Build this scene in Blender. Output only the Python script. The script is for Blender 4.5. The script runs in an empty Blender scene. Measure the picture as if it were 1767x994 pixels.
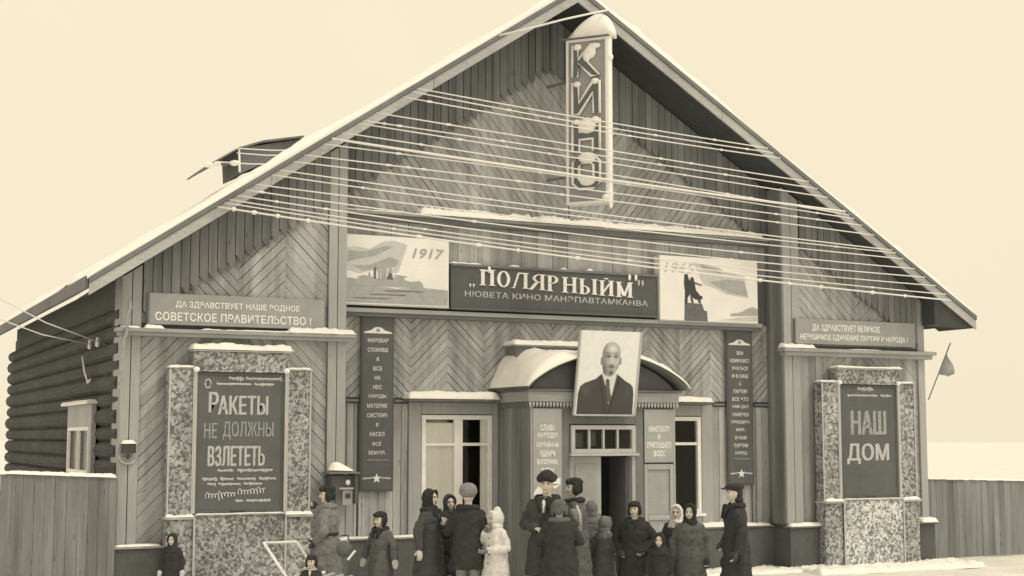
import bpy, bmesh, math, random
from mathutils import Vector, Matrix, noise
random.seed(7)
R = math.radians
S = bpy.context.scene
# ------------------------------------------------------------------ camera
CAM = (-11.8405, -22.3059, 2.3957); YAW = .4493; PITCH = .1021; FOC = 2500.0
cd = bpy.data.cameras.new('camera'); cam = bpy.data.objects.new('camera', cd); S.collection.objects.link(cam)
cd.sensor_width = 36.0; cd.lens = 36.0 * FOC / 1767.0; cd.clip_start = .1; cd.clip_end = 2000
cam.location = CAM; cam.rotation_euler = (math.pi/2 + PITCH, 0, -YAW); S.camera = cam
# ------------------------------------------------------------------ world + sun
SUN_EL, SUN_AZ = R(57), R(138)          # azimuth clockwise from +Y (north): sun front right
w = bpy.data.worlds.new('World'); S.world = w; w.use_nodes = True
nt = w.node_tree; nt.nodes.clear()
sky = nt.nodes.new('ShaderNodeTexSky'); sky.sky_type = 'NISHITA'; sky.sun_disc = False
sky.sun_elevation = SUN_EL; sky.sun_rotation = SUN_AZ; sky.dust_density = 6; sky.air_density = 1.2
bw = nt.nodes.new('ShaderNodeRGBToBW'); nt.links.new(sky.outputs[0], bw.inputs[0])
tint = nt.nodes.new('ShaderNodeMix'); tint.data_type = 'RGBA'; tint.blend_type = 'MULTIPLY'; tint.inputs[0].default_value = 1
nt.links.new(bw.outputs[0], tint.inputs[6]); tint.inputs[7].default_value = (1.0, .85, .61, 1)
ov = nt.nodes.new('ShaderNodeMix'); ov.data_type = 'RGBA'; ov.inputs[0].default_value = .93
nt.links.new(tint.outputs[2], ov.inputs[6]); 
cl = nt.nodes.new('ShaderNodeTexNoise'); cl.inputs['Scale'].default_value = 1.6; cl.inputs['Detail'].default_value = 4
ctc = nt.nodes.new('ShaderNodeTexCoord'); nt.links.new(ctc.outputs['Generated'], cl.inputs['Vector'])
clr = nt.nodes.new('ShaderNodeMapRange'); clr.inputs[1].default_value = .3; clr.inputs[2].default_value = .7; clr.inputs[3].default_value = .965; clr.inputs[4].default_value = 1.03; nt.links.new(cl.outputs[0], clr.inputs[0])
clv = nt.nodes.new('ShaderNodeVectorMath'); clv.operation = 'SCALE'; clv.inputs[0].default_value = (10.15, 8.95, 6.7); nt.links.new(clr.outputs[0], clv.inputs['Scale'])
nt.links.new(clv.outputs[0], ov.inputs[7])      # thin, barely mottled overcast
bg = nt.nodes.new('ShaderNodeBackground'); bg.inputs[1].default_value = .098
wo = nt.nodes.new('ShaderNodeOutputWorld')
nt.links.new(ov.outputs[2], bg.inputs[0]); nt.links.new(bg.outputs[0], wo.inputs[0])
sl = bpy.data.lights.new('sun', 'SUN'); sl.energy = 1.5; sl.angle = R(16); sl.color = (1, .90, .74)
so = bpy.data.objects.new('sun', sl); S.collection.objects.link(so)
sd = Vector((math.sin(SUN_AZ)*math.cos(SUN_EL), math.cos(SUN_AZ)*math.cos(SUN_EL), math.sin(SUN_EL)))
so.rotation_euler = sd.to_track_quat('Z', 'Y').to_euler()
S.view_settings.view_transform = 'Standard'; S.view_settings.look = 'None'
S.view_settings.exposure = 0; S.view_settings.gamma = 1

# ------------------------------------------------------------------ helpers
_F = Vector((math.sin(YAW)*math.cos(PITCH), math.cos(YAW)*math.cos(PITCH), math.sin(PITCH)))
_R = Vector((math.cos(YAW), -math.sin(YAW), 0)); _U = _R.cross(_F)
def ray(px, py): return _F + _R*((px-883.5)/FOC) - _U*((py-497)/FOC)
def A(px, py, Y=0.0):                    # point of the real plane y = Y seen at a photo pixel -> (x, z)
    d = ray(px, py); t = (Y-CAM[1])/d.y
    return (CAM[0]+d.x*t, CAM[2]+d.z*t)
def on_depth(px, D):                     # ground position at distance D along the view axis
    d = ray(px, 760); d = Vector((d.x, d.y)); f = Vector((math.sin(YAW), math.cos(YAW)))
    d = d * (D / d.dot(f)); return (CAM[0]+d.x, CAM[1]+d.y)
def link(o, parent=None):
    S.collection.objects.link(o)
    if parent: o.parent = parent
    return o
def tag(o, label=None, cat=None, group=None, kind=None):
    if label: o['label'] = label
    if cat: o['category'] = cat
    if group: o['group'] = group
    if kind: o['kind'] = kind
    return o
def empty(name, loc=(0, 0, 0), label=None, cat=None, group=None):
    o = bpy.data.objects.new(name, None); o.location = loc; o.empty_display_size = .2
    return tag(link(o), label, cat, group)
class MB:
    def __init__(s): s.v = []; s.f = []; s.uv = {}; s.tone = {}
    def box(s, x0, x1, y0, y1, z0, z1):
        b = len(s.v); s.v += [(x, y, z) for z in (z0, z1) for y in (y0, y1) for x in (x0, x1)]
        s.f += [tuple(b+i for i in q) for q in ((0, 2, 3, 1), (4, 5, 7, 6), (0, 1, 5, 4), (2, 6, 7, 3), (0, 4, 6, 2), (1, 3, 7, 5))]; return s
    def prism(s, pts, y0, y1, back=True):   # polygon in XZ, from y0 (front) to y1 (back)
        a = sum(pts[i][0]*pts[(i+1) % len(pts)][1]-pts[(i+1) % len(pts)][0]*pts[i][1] for i in range(len(pts)))
        if a < 0: pts = pts[::-1]
        n = len(pts); b = len(s.v)
        s.v += [(p[0], y0, p[1]) for p in pts] + [(p[0], y1, p[1]) for p in pts]
        s.f.append(tuple(range(b, b+n)))
        if back: s.f.append(tuple(range(b+2*n-1, b+n-1, -1)))
        for i in range(n):
            j = (i+1) % n; s.f.append((b+j, b+i, b+n+i, b+n+j))
        return s
    def hull8(s, c):                        # 8 corners, same order as box
        b = len(s.v); s.v += [tuple(p) for p in c]
        s.f += [tuple(b+i for i in q) for q in ((0, 2, 3, 1), (4, 5, 7, 6), (0, 1, 5, 4), (2, 6, 7, 3), (0, 4, 6, 2), (1, 3, 7, 5))]; return s
    def tube(s, pts, r, n=6, r1=None, closed=False):
        pts = [Vector(p) for p in pts]; L = len(pts); rings = []
        for i, p in enumerate(pts):
            if closed: t = pts[(i+1) % L]-pts[i-1]
            else: t = pts[min(i+1, L-1)]-pts[max(i-1, 0)]
            t.normalize(); up = Vector((0, 0, 1)) if abs(t.z) < .9 else Vector((1, 0, 0))
            a = t.cross(up).normalized(); c = a.cross(t)
            rr = r if r1 is None else r+(r1-r)*i/max(1, L-1)
            rings.append(len(s.v)); s.v += [tuple(p+(a*math.cos(k*2*math.pi/n)+c*math.sin(k*2*math.pi/n))*rr) for k in range(n)]
        for i in range(L if closed else L-1):
            a0 = rings[i]; b0 = rings[(i+1) % L]
            for k in range(n): s.f.append((a0+k, a0+(k+1) % n, b0+(k+1) % n, b0+k))
        if not closed:
            s.f.append(tuple(range(rings[0]+n-1, rings[0]-1, -1))); s.f.append(tuple(range(rings[-1], rings[-1]+n)))
        return s
    def loft(s, rings, cap=True):           # rings: lists of points of equal length
        n = len(rings[0]); bs = []
        for r in rings: bs.append(len(s.v)); s.v += [tuple(p) for p in r]
        for i in range(len(rings)-1):
            for k in range(n): s.f.append((bs[i]+k, bs[i]+(k+1) % n, bs[i+1]+(k+1) % n, bs[i+1]+k))
        if cap: s.f.append(tuple(range(bs[0]+n-1, bs[0]-1, -1))); s.f.append(tuple(range(bs[-1], bs[-1]+n)))
        return s
    def ball(s, c, r, rot=None, n=12, m=8):
        c = Vector(c); r = (r, r, r) if isinstance(r, (int, float)) else r; b = len(s.v)
        rot = rot or Matrix.Identity(3)
        P = [Vector((0, 0, r[2]))]
        for i in range(1, m):
            a = math.pi*i/m
            for k in range(n):
                q = 2*math.pi*k/n; P.append(Vector((r[0]*math.sin(a)*math.cos(q), r[1]*math.sin(a)*math.sin(q), r[2]*math.cos(a))))
        P.append(Vector((0, 0, -r[2])))
        s.v += [tuple(c+rot @ p) for p in P]
        for k in range(n): s.f.append((b, b+1+k, b+1+(k+1) % n))
        for i in range(m-2):
            for k in range(n):
                a0 = b+1+i*n; s.f.append((a0+k, a0+n+k, a0+n+(k+1) % n, a0+(k+1) % n))
        e = b+1+(m-2)*n
        for k in range(n): s.f.append((e+k, len(s.v)-1, e+(k+1) % n))
        return s
    def cap(s, p0, p1, r0, r1, n=10):       # tapered capsule
        p0 = Vector(p0); p1 = Vector(p1); s.tube([p0, p1], r0, n, r1); s.ball(p0, r0, n=n, m=6); s.ball(p1, r1, n=n, m=6); return s
    def build(s, name, m, parent=None, smooth=False, bevel=0, loc=None):
        me = bpy.data.meshes.new(name); me.from_pydata(s.v, [], s.f); me.materials.append(m)
        if smooth: me.polygons.foreach_set('use_smooth', [True]*len(me.polygons))
        me.validate(); me.update()
        o = bpy.data.objects.new(name, me); link(o, parent)
        if bevel:
            b = o.modifiers.new('bevel', 'BEVEL'); b.width = bevel; b.segments = 2; b.limit_method = 'ANGLE'
        if loc: o.location = loc
        return o
def bx(name, m, parent, *c, bevel=.006): return MB().box(*c).build(name, m, parent, bevel=bevel)

# ------------------------------------------------------------------ materials
MATS = {}
def mat(name, col, rough=.85, var=.12, scale=3.0, fine=60.0, bump=.25, dist=.004, stretch=(1, 1, 1), attr=False, dirt=0.0, spec=.25):
    if name in MATS: return MATS[name]
    m = bpy.data.materials.new(name); m.use_nodes = True; t = m.node_tree; N = t.nodes; L = t.links
    b = N['Principled BSDF']; b.inputs['Roughness'].default_value = rough; b.inputs['Specular IOR Level'].default_value = spec
    tc = N.new('ShaderNodeTexCoord'); mp = N.new('ShaderNodeMapping'); mp.inputs['Scale'].default_value = stretch
    if attr:
        uvn = N.new('ShaderNodeUVMap'); uvn.uv_map = 'UVMap'; L.new(uvn.outputs[0], mp.inputs[0])
    else:
        g = N.new('ShaderNodeNewGeometry'); L.new(g.outputs['Position'], mp.inputs[0])
    n1 = N.new('ShaderNodeTexNoise'); n1.inputs['Scale'].default_value = scale; n1.inputs['Detail'].default_value = 5; L.new(mp.outputs[0], n1.inputs['Vector'])
    n2 = N.new('ShaderNodeTexNoise'); n2.inputs['Scale'].default_value = fine; n2.inputs['Detail'].default_value = 4; L.new(mp.outputs[0], n2.inputs['Vector'])
    ad = N.new('ShaderNodeMath'); ad.operation = 'ADD'; L.new(n1.outputs[0], ad.inputs[0]); L.new(n2.outputs[0], ad.inputs[1])
    mr = N.new('ShaderNodeMapRange'); mr.inputs[1].default_value = .65; mr.inputs[2].default_value = 1.35
    mr.inputs[3].default_value = 1-var; mr.inputs[4].default_value = 1+var; L.new(ad.outputs[0], mr.inputs[0])
    val = mr.outputs[0]
    if attr:
        at_ = N.new('ShaderNodeAttribute'); at_.attribute_name = 'tone'
        mu = N.new('ShaderNodeMath'); mu.operation = 'MULTIPLY'; L.new(val, mu.inputs[0]); L.new(at_.outputs['Fac'], mu.inputs[1]); val = mu.outputs[0]
    if dirt:
        g2 = N.new('ShaderNodeNewGeometry'); n3 = N.new('ShaderNodeTexNoise'); n3.inputs['Scale'].default_value = .9; n3.inputs['Detail'].default_value = 8
        mp3 = N.new('ShaderNodeMapping'); mp3.inputs['Scale'].default_value = (1.2, 1, .5); L.new(g2.outputs['Position'], mp3.inputs[0]); L.new(mp3.outputs[0], n3.inputs['Vector'])
        r3 = N.new('ShaderNodeMapRange'); r3.inputs[1].default_value = .35; r3.inputs[2].default_value = .65; r3.inputs[3].default_value = 1-dirt; r3.inputs[4].default_value = 1+dirt*.6
        L.new(n3.outputs[0], r3.inputs[0]); mu = N.new('ShaderNodeMath'); mu.operation = 'MULTIPLY'; L.new(val, mu.inputs[0]); L.new(r3.outputs[0], mu.inputs[1]); val = mu.outputs[0]
    if attr and 'board' in name or name == 'fringe_paint':
        mk = N.new('ShaderNodeMapping'); mk.inputs['Scale'].default_value = (2.1, 7.5, 1); L.new(uvn.outputs[0], mk.inputs[0])
        vk = N.new('ShaderNodeTexVoronoi'); vk.inputs['Scale'].default_value = 1.0; vk.inputs['Randomness'].default_value = 1; L.new(mk.outputs[0], vk.inputs['Vector'])
        rk_ = N.new('ShaderNodeMapRange'); rk_.inputs[1].default_value = .05; rk_.inputs[2].default_value = .13; rk_.inputs[3].default_value = .62; rk_.inputs[4].default_value = 1; L.new(vk.outputs['Distance'], rk_.inputs[0])
        gs_ = N.new('ShaderNodeNewGeometry'); ms = N.new('ShaderNodeMapping'); ms.inputs['Scale'].default_value = (7, 3, .45); L.new(gs_.outputs['Position'], ms.inputs[0])
        nz = N.new('ShaderNodeTexNoise'); nz.inputs['Scale'].default_value = 1; nz.inputs['Detail'].default_value = 6; L.new(ms.outputs[0], nz.inputs['Vector'])
        rz = N.new('ShaderNodeMapRange'); rz.inputs[1].default_value = .32; rz.inputs[2].default_value = .6; rz.inputs[3].default_value = .74; rz.inputs[4].default_value = 1.08; L.new(nz.outputs[0], rz.inputs[0])
        ma = N.new('ShaderNodeMath'); ma.operation = 'MULTIPLY'; L.new(rk_.outputs[0], ma.inputs[0]); L.new(rz.outputs[0], ma.inputs[1])
        mb2 = N.new('ShaderNodeMath'); mb2.operation = 'MULTIPLY'; L.new(val, mb2.inputs[0]); L.new(ma.outputs[0], mb2.inputs[1]); val = mb2.outputs[0]
    vm = N.new('ShaderNodeVectorMath'); vm.operation = 'SCALE'; vm.inputs[0].default_value = col[:3]; L.new(val, vm.inputs['Scale']); L.new(vm.outputs[0], b.inputs['Base Color'])
    bp = N.new('ShaderNodeBump'); bp.inputs['Strength'].default_value = bump; bp.inputs['Distance'].default_value = dist; L.new(ad.outputs[0], bp.inputs['Height']); L.new(bp.outputs[0], b.inputs['Normal'])
    MATS[name] = m; return m
def g(v, w=None):                        # paints and wood: darks neutral grey, pale ones warm
    t = max(0, 1-v/.85) if w is None else w
    return (v*(1-.085*t), v*(1-.01*t), v*(1+.06*t))
BOARD = mat('weathered_board', g(.425), attr=True, var=.24, scale=3, fine=14, stretch=(1.2, 22, 1), bump=.5, dist=.004, dirt=.2)
BOARD_D = mat('dark_board', g(.27), attr=True, var=.16, scale=3, fine=14, stretch=(1.2, 22, 1), bump=.5, dist=.004, dirt=.13)  # darker tone of the wall boards, for porch and bay sides and right fence
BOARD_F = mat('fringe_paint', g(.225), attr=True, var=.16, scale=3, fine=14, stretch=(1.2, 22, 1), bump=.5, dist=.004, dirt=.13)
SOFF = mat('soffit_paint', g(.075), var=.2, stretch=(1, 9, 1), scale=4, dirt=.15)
BACK = mat('board_backing', g(.16), var=.1)
TRIM = mat('painted_trim', g(.41), stretch=(14, 14, .8), fine=20, var=.12, dirt=.1)
TRIMH = mat('painted_trim_level', g(.38), stretch=(.8, 14, 14), fine=20, var=.12, dirt=.1)
TRIM_L = mat('pale_fascia', g(.46), stretch=(2, 14, 9), fine=16, var=.18, dirt=.15)
DARKT = mat('dark_trim', g(.20), var=.15, dirt=.12)
PLINTH = mat('dark_plinth', g(.125), var=.2, scale=4, fine=40, dirt=.15)
SNOW = mat('snow', (.93, .92, .90), rough=.7, var=.05, scale=4, fine=45, bump=.5, dist=.012, spec=.2)
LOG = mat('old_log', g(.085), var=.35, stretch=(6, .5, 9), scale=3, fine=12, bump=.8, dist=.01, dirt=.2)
SIGN = mat('sign_dark', g(.12), var=.13, scale=5, fine=50, bump=.1, dirt=.08)
SIGN2 = mat('sign_grey', g(.135), var=.12, scale=5, fine=50, bump=.1, dirt=.1)
SIGN3 = mat('sign_mid', g(.36), var=.1, scale=5, fine=50, bump=.1, dirt=.08)
PALE = mat('sign_pale', g(.84, 0), var=.07, scale=3, fine=40, bump=.05, dirt=.05)
PALE2 = mat('sign_light', g(.50), var=.08, scale=4, fine=40, bump=.05)
LETTER = mat('letter_paint', g(.82), var=.12, scale=20, fine=70, bump=.05)
LETTER_W = mat('letter_worn', g(.52), var=.25, scale=25, fine=80, bump=.05)
PLAC = mat('placard_board', g(.40), var=.1, scale=5, fine=50, bump=.1)
SIGN3D = mat('sign_face_dark', g(.17), var=.1)
INKM = mat('print_mid', g(.42), var=.15, scale=9, fine=60, bump=.03)
INKL = mat('print_light', g(.60), var=.12, scale=9, fine=60, bump=.03)
INKD = mat('print_dark', g(.16), var=.15, scale=9, fine=60, bump=.03)
INK0 = mat('print_black', g(.075), var=.15, scale=12, fine=60, bump=.03)
LETTER_W2 = mat('letter_faded', g(.36), var=.3, scale=18, fine=80, bump=.05)
WHITE = mat('window_paint', g(.88, 0), var=.08, scale=6, fine=40, bump=.1, dirt=.06)
CURT = mat('curtain', g(.95), var=.06, scale=2, fine=30, stretch=(6, 1, .4), bump=.4, dist=.02)
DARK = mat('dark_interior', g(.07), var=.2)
TIN = mat('roof_tin', g(.16), rough=.6, var=.2, dirt=.2)
WIRE = mat('frosted_wire', g(.80, 0), var=.05)
METAL = mat('grey_metal', g(.22), rough=.5, var=.1)
SKIN = mat('skin', (.66, .60, .54), rough=.6, var=.06, scale=20, fine=90, bump=.1, dist=.002)
def glassmat():
    m = bpy.data.materials.new('window_glass'); m.use_nodes = True; t = m.node_tree; t.nodes.clear()
    o = t.nodes.new('ShaderNodeOutputMaterial'); mx = t.nodes.new('ShaderNodeMixShader'); tr = t.nodes.new('ShaderNodeBsdfTransparent'); gl = t.nodes.new('ShaderNodeBsdfGlossy')
    gl.inputs['Roughness'].default_value = .06; tr.inputs[0].default_value = (.98, .98, .97, 1)
    fr = t.nodes.new('ShaderNodeFresnel'); fr.inputs[0].default_value = 1.25
    ns = t.nodes.new('ShaderNodeTexNoise'); ns.inputs['Scale'].default_value = 2.5; bp = t.nodes.new('ShaderNodeBump'); bp.inputs['Distance'].default_value = .01; bp.inputs['Strength'].default_value = .4
    t.links.new(ns.outputs[0], bp.inputs['Height']); t.links.new(bp.outputs[0], gl.inputs['Normal'])
    t.links.new(fr.outputs[0], mx.inputs[0]); t.links.new(tr.outputs[0], mx.inputs[1]); t.links.new(gl.outputs[0], mx.inputs[2]); t.links.new(mx.outputs[0], o.inputs[0]); return m
GLASS = glassmat()
def mosaicmat(name, lo, hi, sc):
    m = bpy.data.materials.new(name); m.use_nodes = True; t = m.node_tree; N = t.nodes; L = t.links; b = N['Principled BSDF']; b.inputs['Roughness'].default_value = .8
    gm = N.new('ShaderNodeNewGeometry'); ns = N.new('ShaderNodeTexNoise'); ns.inputs['Scale'].default_value = sc*.55; ns.inputs['Detail'].default_value = 3
    L.new(gm.outputs['Position'], ns.inputs['Vector'])
    ve = N.new('ShaderNodeVectorMath'); ve.operation = 'MULTIPLY_ADD'; ve.inputs[1].default_value = (.09, .09, .09)
    L.new(ns.outputs['Color'], ve.inputs[0]); L.new(gm.outputs['Position'], ve.inputs[2])
    vo = N.new('ShaderNodeTexVoronoi'); vo.inputs['Scale'].default_value = sc; L.new(ve.outputs[0], vo.inputs['Vector'])
    n2 = N.new('ShaderNodeTexNoise'); n2.inputs['Scale'].default_value = sc*1.4; n2.inputs['Detail'].default_value = 2; L.new(gm.outputs['Position'], n2.inputs['Vector'])
    bwn = N.new('ShaderNodeRGBToBW'); L.new(vo.outputs['Color'], bwn.inputs[0])
    ad = N.new('ShaderNodeMath'); ad.operation = 'ADD'; L.new(bwn.outputs[0], ad.inputs[0]); L.new(n2.outputs[0], ad.inputs[1])
    mr = N.new('ShaderNodeMapRange'); mr.inputs[1].default_value = .72; mr.inputs[2].default_value = 1.28; mr.inputs[3].default_value = lo; mr.inputs[4].default_value = hi; L.new(ad.outputs[0], mr.inputs[0])
    n4 = N.new('ShaderNodeTexNoise'); n4.inputs['Scale'].default_value = 1.7; n4.inputs['Detail'].default_value = 6; L.new(gm.outputs['Position'], n4.inputs['Vector'])
    r4 = N.new('ShaderNodeMapRange'); r4.inputs[1].default_value = .35; r4.inputs[2].default_value = .65; r4.inputs[3].default_value = .72; r4.inputs[4].default_value = 1.15; L.new(n4.outputs[0], r4.inputs[0])
    m4 = N.new('ShaderNodeMath'); m4.operation = 'MULTIPLY'; L.new(mr.outputs[0], m4.inputs[0]); L.new(r4.outputs[0], m4.inputs[1])
    vm = N.new('ShaderNodeVectorMath'); vm.operation = 'SCALE'; vm.inputs[0].default_value = (.95, 1, 1.04); L.new(m4.outputs[0], vm.inputs['Scale']); L.new(vm.outputs[0], b.inputs['Base Color'])
    bp = N.new('ShaderNodeBump'); bp.inputs['Strength'].default_value = .6; bp.inputs['Distance'].default_value = .012; L.new(vo.outputs['Distance'], bp.inputs['Height']); bp.invert = True; L.new(bp.outputs[0], b.inputs['Normal']); return m
MOSAIC = mosaicmat('pebble_mosaic', .14, .50, 23)
MOSAIC_P = mosaicmat('pale_pebble_mosaic', .20, .76, 23)

# ------------------------------------------------------------------ boards
def clip(poly, nx, nz, d):               # keep nx*x+nz*z <= d
    out = []
    for i in range(len(poly)):
        a = poly[i]; b = poly[(i+1) % len(poly)]; da = nx*a[0]+nz*a[1]-d; db = nx*b[0]+nz*b[1]-d
        if da <= 0: out.append(a)
        if da*db < 0: t = da/(da-db); out.append((a[0]+(b[0]-a[0])*t, a[1]+(b[1]-a[1])*t))
    return out
def area(p): return abs(sum(p[i][0]*p[(i+1) % len(p)][1]-p[(i+1) % len(p)][0]*p[i][1] for i in range(len(p))))/2
PLANKS = []                              # (poly, angle, Y front, plane, map)
def fill(poly, ang, Y=0.0, width=.125, gap=.011, store=None, xf=None, off=0.0):
    ux, uz = math.cos(ang), math.sin(ang); nx, nz = -uz, ux
    ds = [nx*p[0]+nz*p[1] for p in poly]; k = math.floor((min(ds)-off)/width)
    while k*width+off < max(ds):
        gap = random.choice((.004, .006, .009, .012, .014))
        lo = k*width+off+gap/2+random.uniform(-.002, .002); hi = (k+1)*width+off-gap/2+random.uniform(-.002, .002)
        q = clip(clip(poly, nx, nz, hi), -nx, -nz, -lo); k += 1
        q2 = []
        for p in q:
            if not q2 or (abs(p[0]-q2[-1][0])+abs(p[1]-q2[-1][1])) > 1e-4: q2.append(p)
        if len(q2) > 2 and (abs(q2[0][0]-q2[-1][0])+abs(q2[0][1]-q2[-1][1])) < 1e-4: q2.pop()
        if len(q2) >= 3 and area(q2) > .002: (PLANKS if store is None else store).append((q2, ang, Y+random.uniform(-.003, .003), xf))
def plank_mesh(name, specs, m, th=.022):
    V = []; F = []; UV = []; T = []
    for poly, ang, Y, xf in specs:
        a = sum(poly[i][0]*poly[(i+1) % len(poly)][1]-poly[(i+1) % len(poly)][0]*poly[i][1] for i in range(len(poly)))
        if a < 0: poly = poly[::-1]
        n = len(poly); b = len(V); ux, uz = math.cos(ang), math.sin(ang); tone = random.choice((1, 1, 1, .9, 1.06, 1.1))*random.uniform(.86, 1.1); o = random.random()*40
        P = [(p[0], Y, p[1]) for p in poly]+[(p[0], Y+th, p[1]) for p in poly]
        uvp = [(p[0]*ux+p[1]*uz+o, -p[0]*uz+p[1]*ux+o*.37) for p in poly]*2
        if xf: P = [xf(p) for p in P]
        V += P; fs = [tuple(range(b, b+n))]+[(b+(i+1) % n, b+i, b+n+i, b+n+(i+1) % n) for i in range(n)]
        F += fs; T += [tone]*len(fs)
        for f in fs: UV += [uvp[i-b] for i in f]
    me = bpy.data.meshes.new(name); me.from_pydata(V, [], F); me.materials.append(m)
    uvl = me.uv_layers.new(name='UVMap'); uvl.data.foreach_set('uv', [c for p in UV for c in p])
    at_ = me.attributes.new('tone', 'FLOAT', 'FACE'); at_.data.foreach_set('value', T); return me
def put_planks(name, specs, m, parent, limit=290):
    specs = sorted(specs, key=lambda s: -area(s[0]))
    for s in specs[:limit]: link(bpy.data.objects.new(name, plank_mesh(name, [s], m)), parent)
    if specs[limit:]: tag(link(bpy.data.objects.new('small_'+name, plank_mesh(name, specs[limit:], m)), parent), kind='stuff')

# ------------------------------------------------------------------ snow
def snow(x0, x1, y0, y1, z, h, parent, name='snow_cap', amp=.45, seed=0, slope=0.0, z1=None):
    nx = max(4, int((x1-x0)/.03)); ny = max(3, int((y1-y0)/.045)); mb = MB(); rnd = random.Random(seed+int(x0*97+z*31)); o = rnd.random()*50
    for j in range(ny+1):
        for i in range(nx+1):
            u = i/nx; v = j/ny; x = x0+(x1-x0)*u; y = y0+(y1-y0)*v
            e = min(1, min(u*(x1-x0), (1-u)*(x1-x0), max(v, 0)*(y1-y0)+.0)/.05) if y1-y0 > .02 else 1
            nn = noise.noise(Vector((x*2.3+o, y*5, z)))*1.0+noise.noise(Vector((x*9+o, y*9, z)))*.7+noise.noise(Vector((x*24+o, y*20, z)))*.45
            zz = z+(0 if z1 is None else (z1-z)*u)
            t = h*(.12+.88*max(0, e)**.5)*(1+amp*nn)
            wob = .03*noise.noise(Vector((x*7+o, 3, z))) if j == 0 else 0
            mb.v.append((x, y+wob, zz+max(.004, t)))
    for j in range(ny):
        for i in range(nx): a = j*(nx+1)+i; mb.f.append((a, a+1, a+nx+2, a+nx+1))
    b = len(mb.v); edge = [(i, 0) for i in range(nx+1)]+[(nx, j) for j in range(1, ny+1)]+[(i, ny) for i in range(nx-1, -1, -1)]+[(0, j) for j in range(ny-1, 0, -1)]
    for (i, j) in edge:
        p = mb.v[j*(nx+1)+i]; mb.v.append((p[0], p[1], (z+(0 if z1 is None else (z1-z)*i/nx))))
    n = len(edge)
    for k in range(n):
        i, j = edge[k]; i2, j2 = edge[(k+1) % n]; mb.f.append((b+k, b+(k+1) % n, j2*(nx+1)+i2, j*(nx+1)+i))
    return mb.build(name, SNOW, parent, smooth=True)

# ------------------------------------------------------------------ text
TEXTS = []
def text(s, x0, x1, z0, z1, Y, m, parent, name='lettering', weight=0.0, th=.006, font_shear=0.0, xf=None, bold=0.0):
    c = bpy.data.curves.new(name, 'FONT'); c.body = s; c.extrude = .5; c.offset = weight; c.resolution_u = 3; c.shear = font_shear; c.space_character = 1.05
    o = bpy.data.objects.new(name, c); S.collection.objects.link(o); TEXTS.append((o, x0, x1, z0, z1, Y, m, parent, name, th, xf, bold))
def split_letters(me, m, parent):
    bm = bmesh.new(); bm.from_mesh(me); bm.verts.index_update(); seen = set(); isl = []
    for v in bm.verts:
        if v.index in seen: continue
        st = [v]; seen.add(v.index); g_ = []
        while st:
            a = st.pop(); g_.append(a.index)
            for e_ in a.link_edges:
                b = e_.other_vert(a)
                if b.index not in seen: seen.add(b.index); st.append(b)
        isl.append(g_)
    bm.free(); co = [v.co.copy() for v in me.vertices]; isl.sort(key=lambda g_: min(co[i].x for i in g_)); out = []
    for g_ in isl:
        a, b = min(co[i].x for i in g_), max(co[i].x for i in g_)
        if out and a < out[-1][1]-.3*(b-a): out[-1][0] += g_; out[-1][1] = max(out[-1][1], b)
        else: out.append([list(g_), b])
    for g_, _ in out:
        ix = {v: k for k, v in enumerate(g_)}; F = [[ix[i] for i in p.vertices] for p in me.polygons if p.vertices[0] in ix]
        n = bpy.data.meshes.new('letter'); n.from_pydata([co[i] for i in g_], [], F); n.materials.append(m); link(bpy.data.objects.new('letter', n), parent)
def finish_texts():
    dg = bpy.context.evaluated_depsgraph_get(); dg.update()
    for o, x0, x1, z0, z1, Y, m, parent, name, th, xf, bold in TEXTS:
        me = bpy.data.meshes.new_from_object(o.evaluated_get(dg)); xs = [v.co.x for v in me.vertices]; ys = [v.co.y for v in me.vertices]
        a, b, c, d = min(xs), max(xs), min(ys), max(ys)
        for v in me.vertices:
            p = (x0+(v.co.x-a)/(b-a)*(x1-x0), Y-(th if v.co.z > 0 else 0), z0+(v.co.y-c)/max(1e-6, d-c)*(z1-z0)); v.co = xf(p) if xf else p
        if bold:
            nv = len(me.vertices); co = [v.co.copy() for v in me.vertices]; fc = [tuple(p.vertices) for p in me.polygons]; sh = (-bold, 0, bold)
            me = bpy.data.meshes.new(name); me.from_pydata([(c.x+sh[k], c.y-.0012*k, c.z+(.3*sh[k])) for k in range(3) for c in co], [], [tuple(i+nv*k for i in f_) for k in range(3) for f_ in fc])
        me.materials.clear(); me.materials.append(m); me.name = name
        if z1-z0 > .095 and parent is not None and (x1-x0) > .1: split_letters(me, m, parent)
        else: link(bpy.data.objects.new(name, me), parent)
        bpy.data.objects.remove(o, do_unlink=True)
def script_line(x0, x1, z, h, Y, m, parent, seed=0, slope=0.0, gaps=(), r=.006):
    """hand-painted cursive line: one flattened brush stroke per word"""
    rnd = random.Random(seed); W_ = []; a0 = x0
    for a, b in sorted(gaps): W_.append((a0, x0+(x1-x0)*a)); a0 = x0+(x1-x0)*b
    W_.append((a0, x1))
    for wa, wb in W_:
        t = 0.0; seg = []; step = h*.30; amp = .5; up = .5
        while wa+t*step/6.28 < wb:
            if int(t/6.28) != int((t-.9)/6.28): amp = rnd.uniform(.32, .5)*(1.9 if rnd.random() < .18 else 1); up = rnd.uniform(.30, .42)
            x = wa+t*step/6.28-.10*h*math.sin(t+.6); seg.append((x+.18*h*math.cos(t)*amp, Y-.004, z+slope*(x-x0)+h*(up-amp*.5*math.cos(t)))); t += .9
        if len(seg) > 3: MB().tube(seg, r*.8, 4).build('handwritten_word', m, parent)

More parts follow.
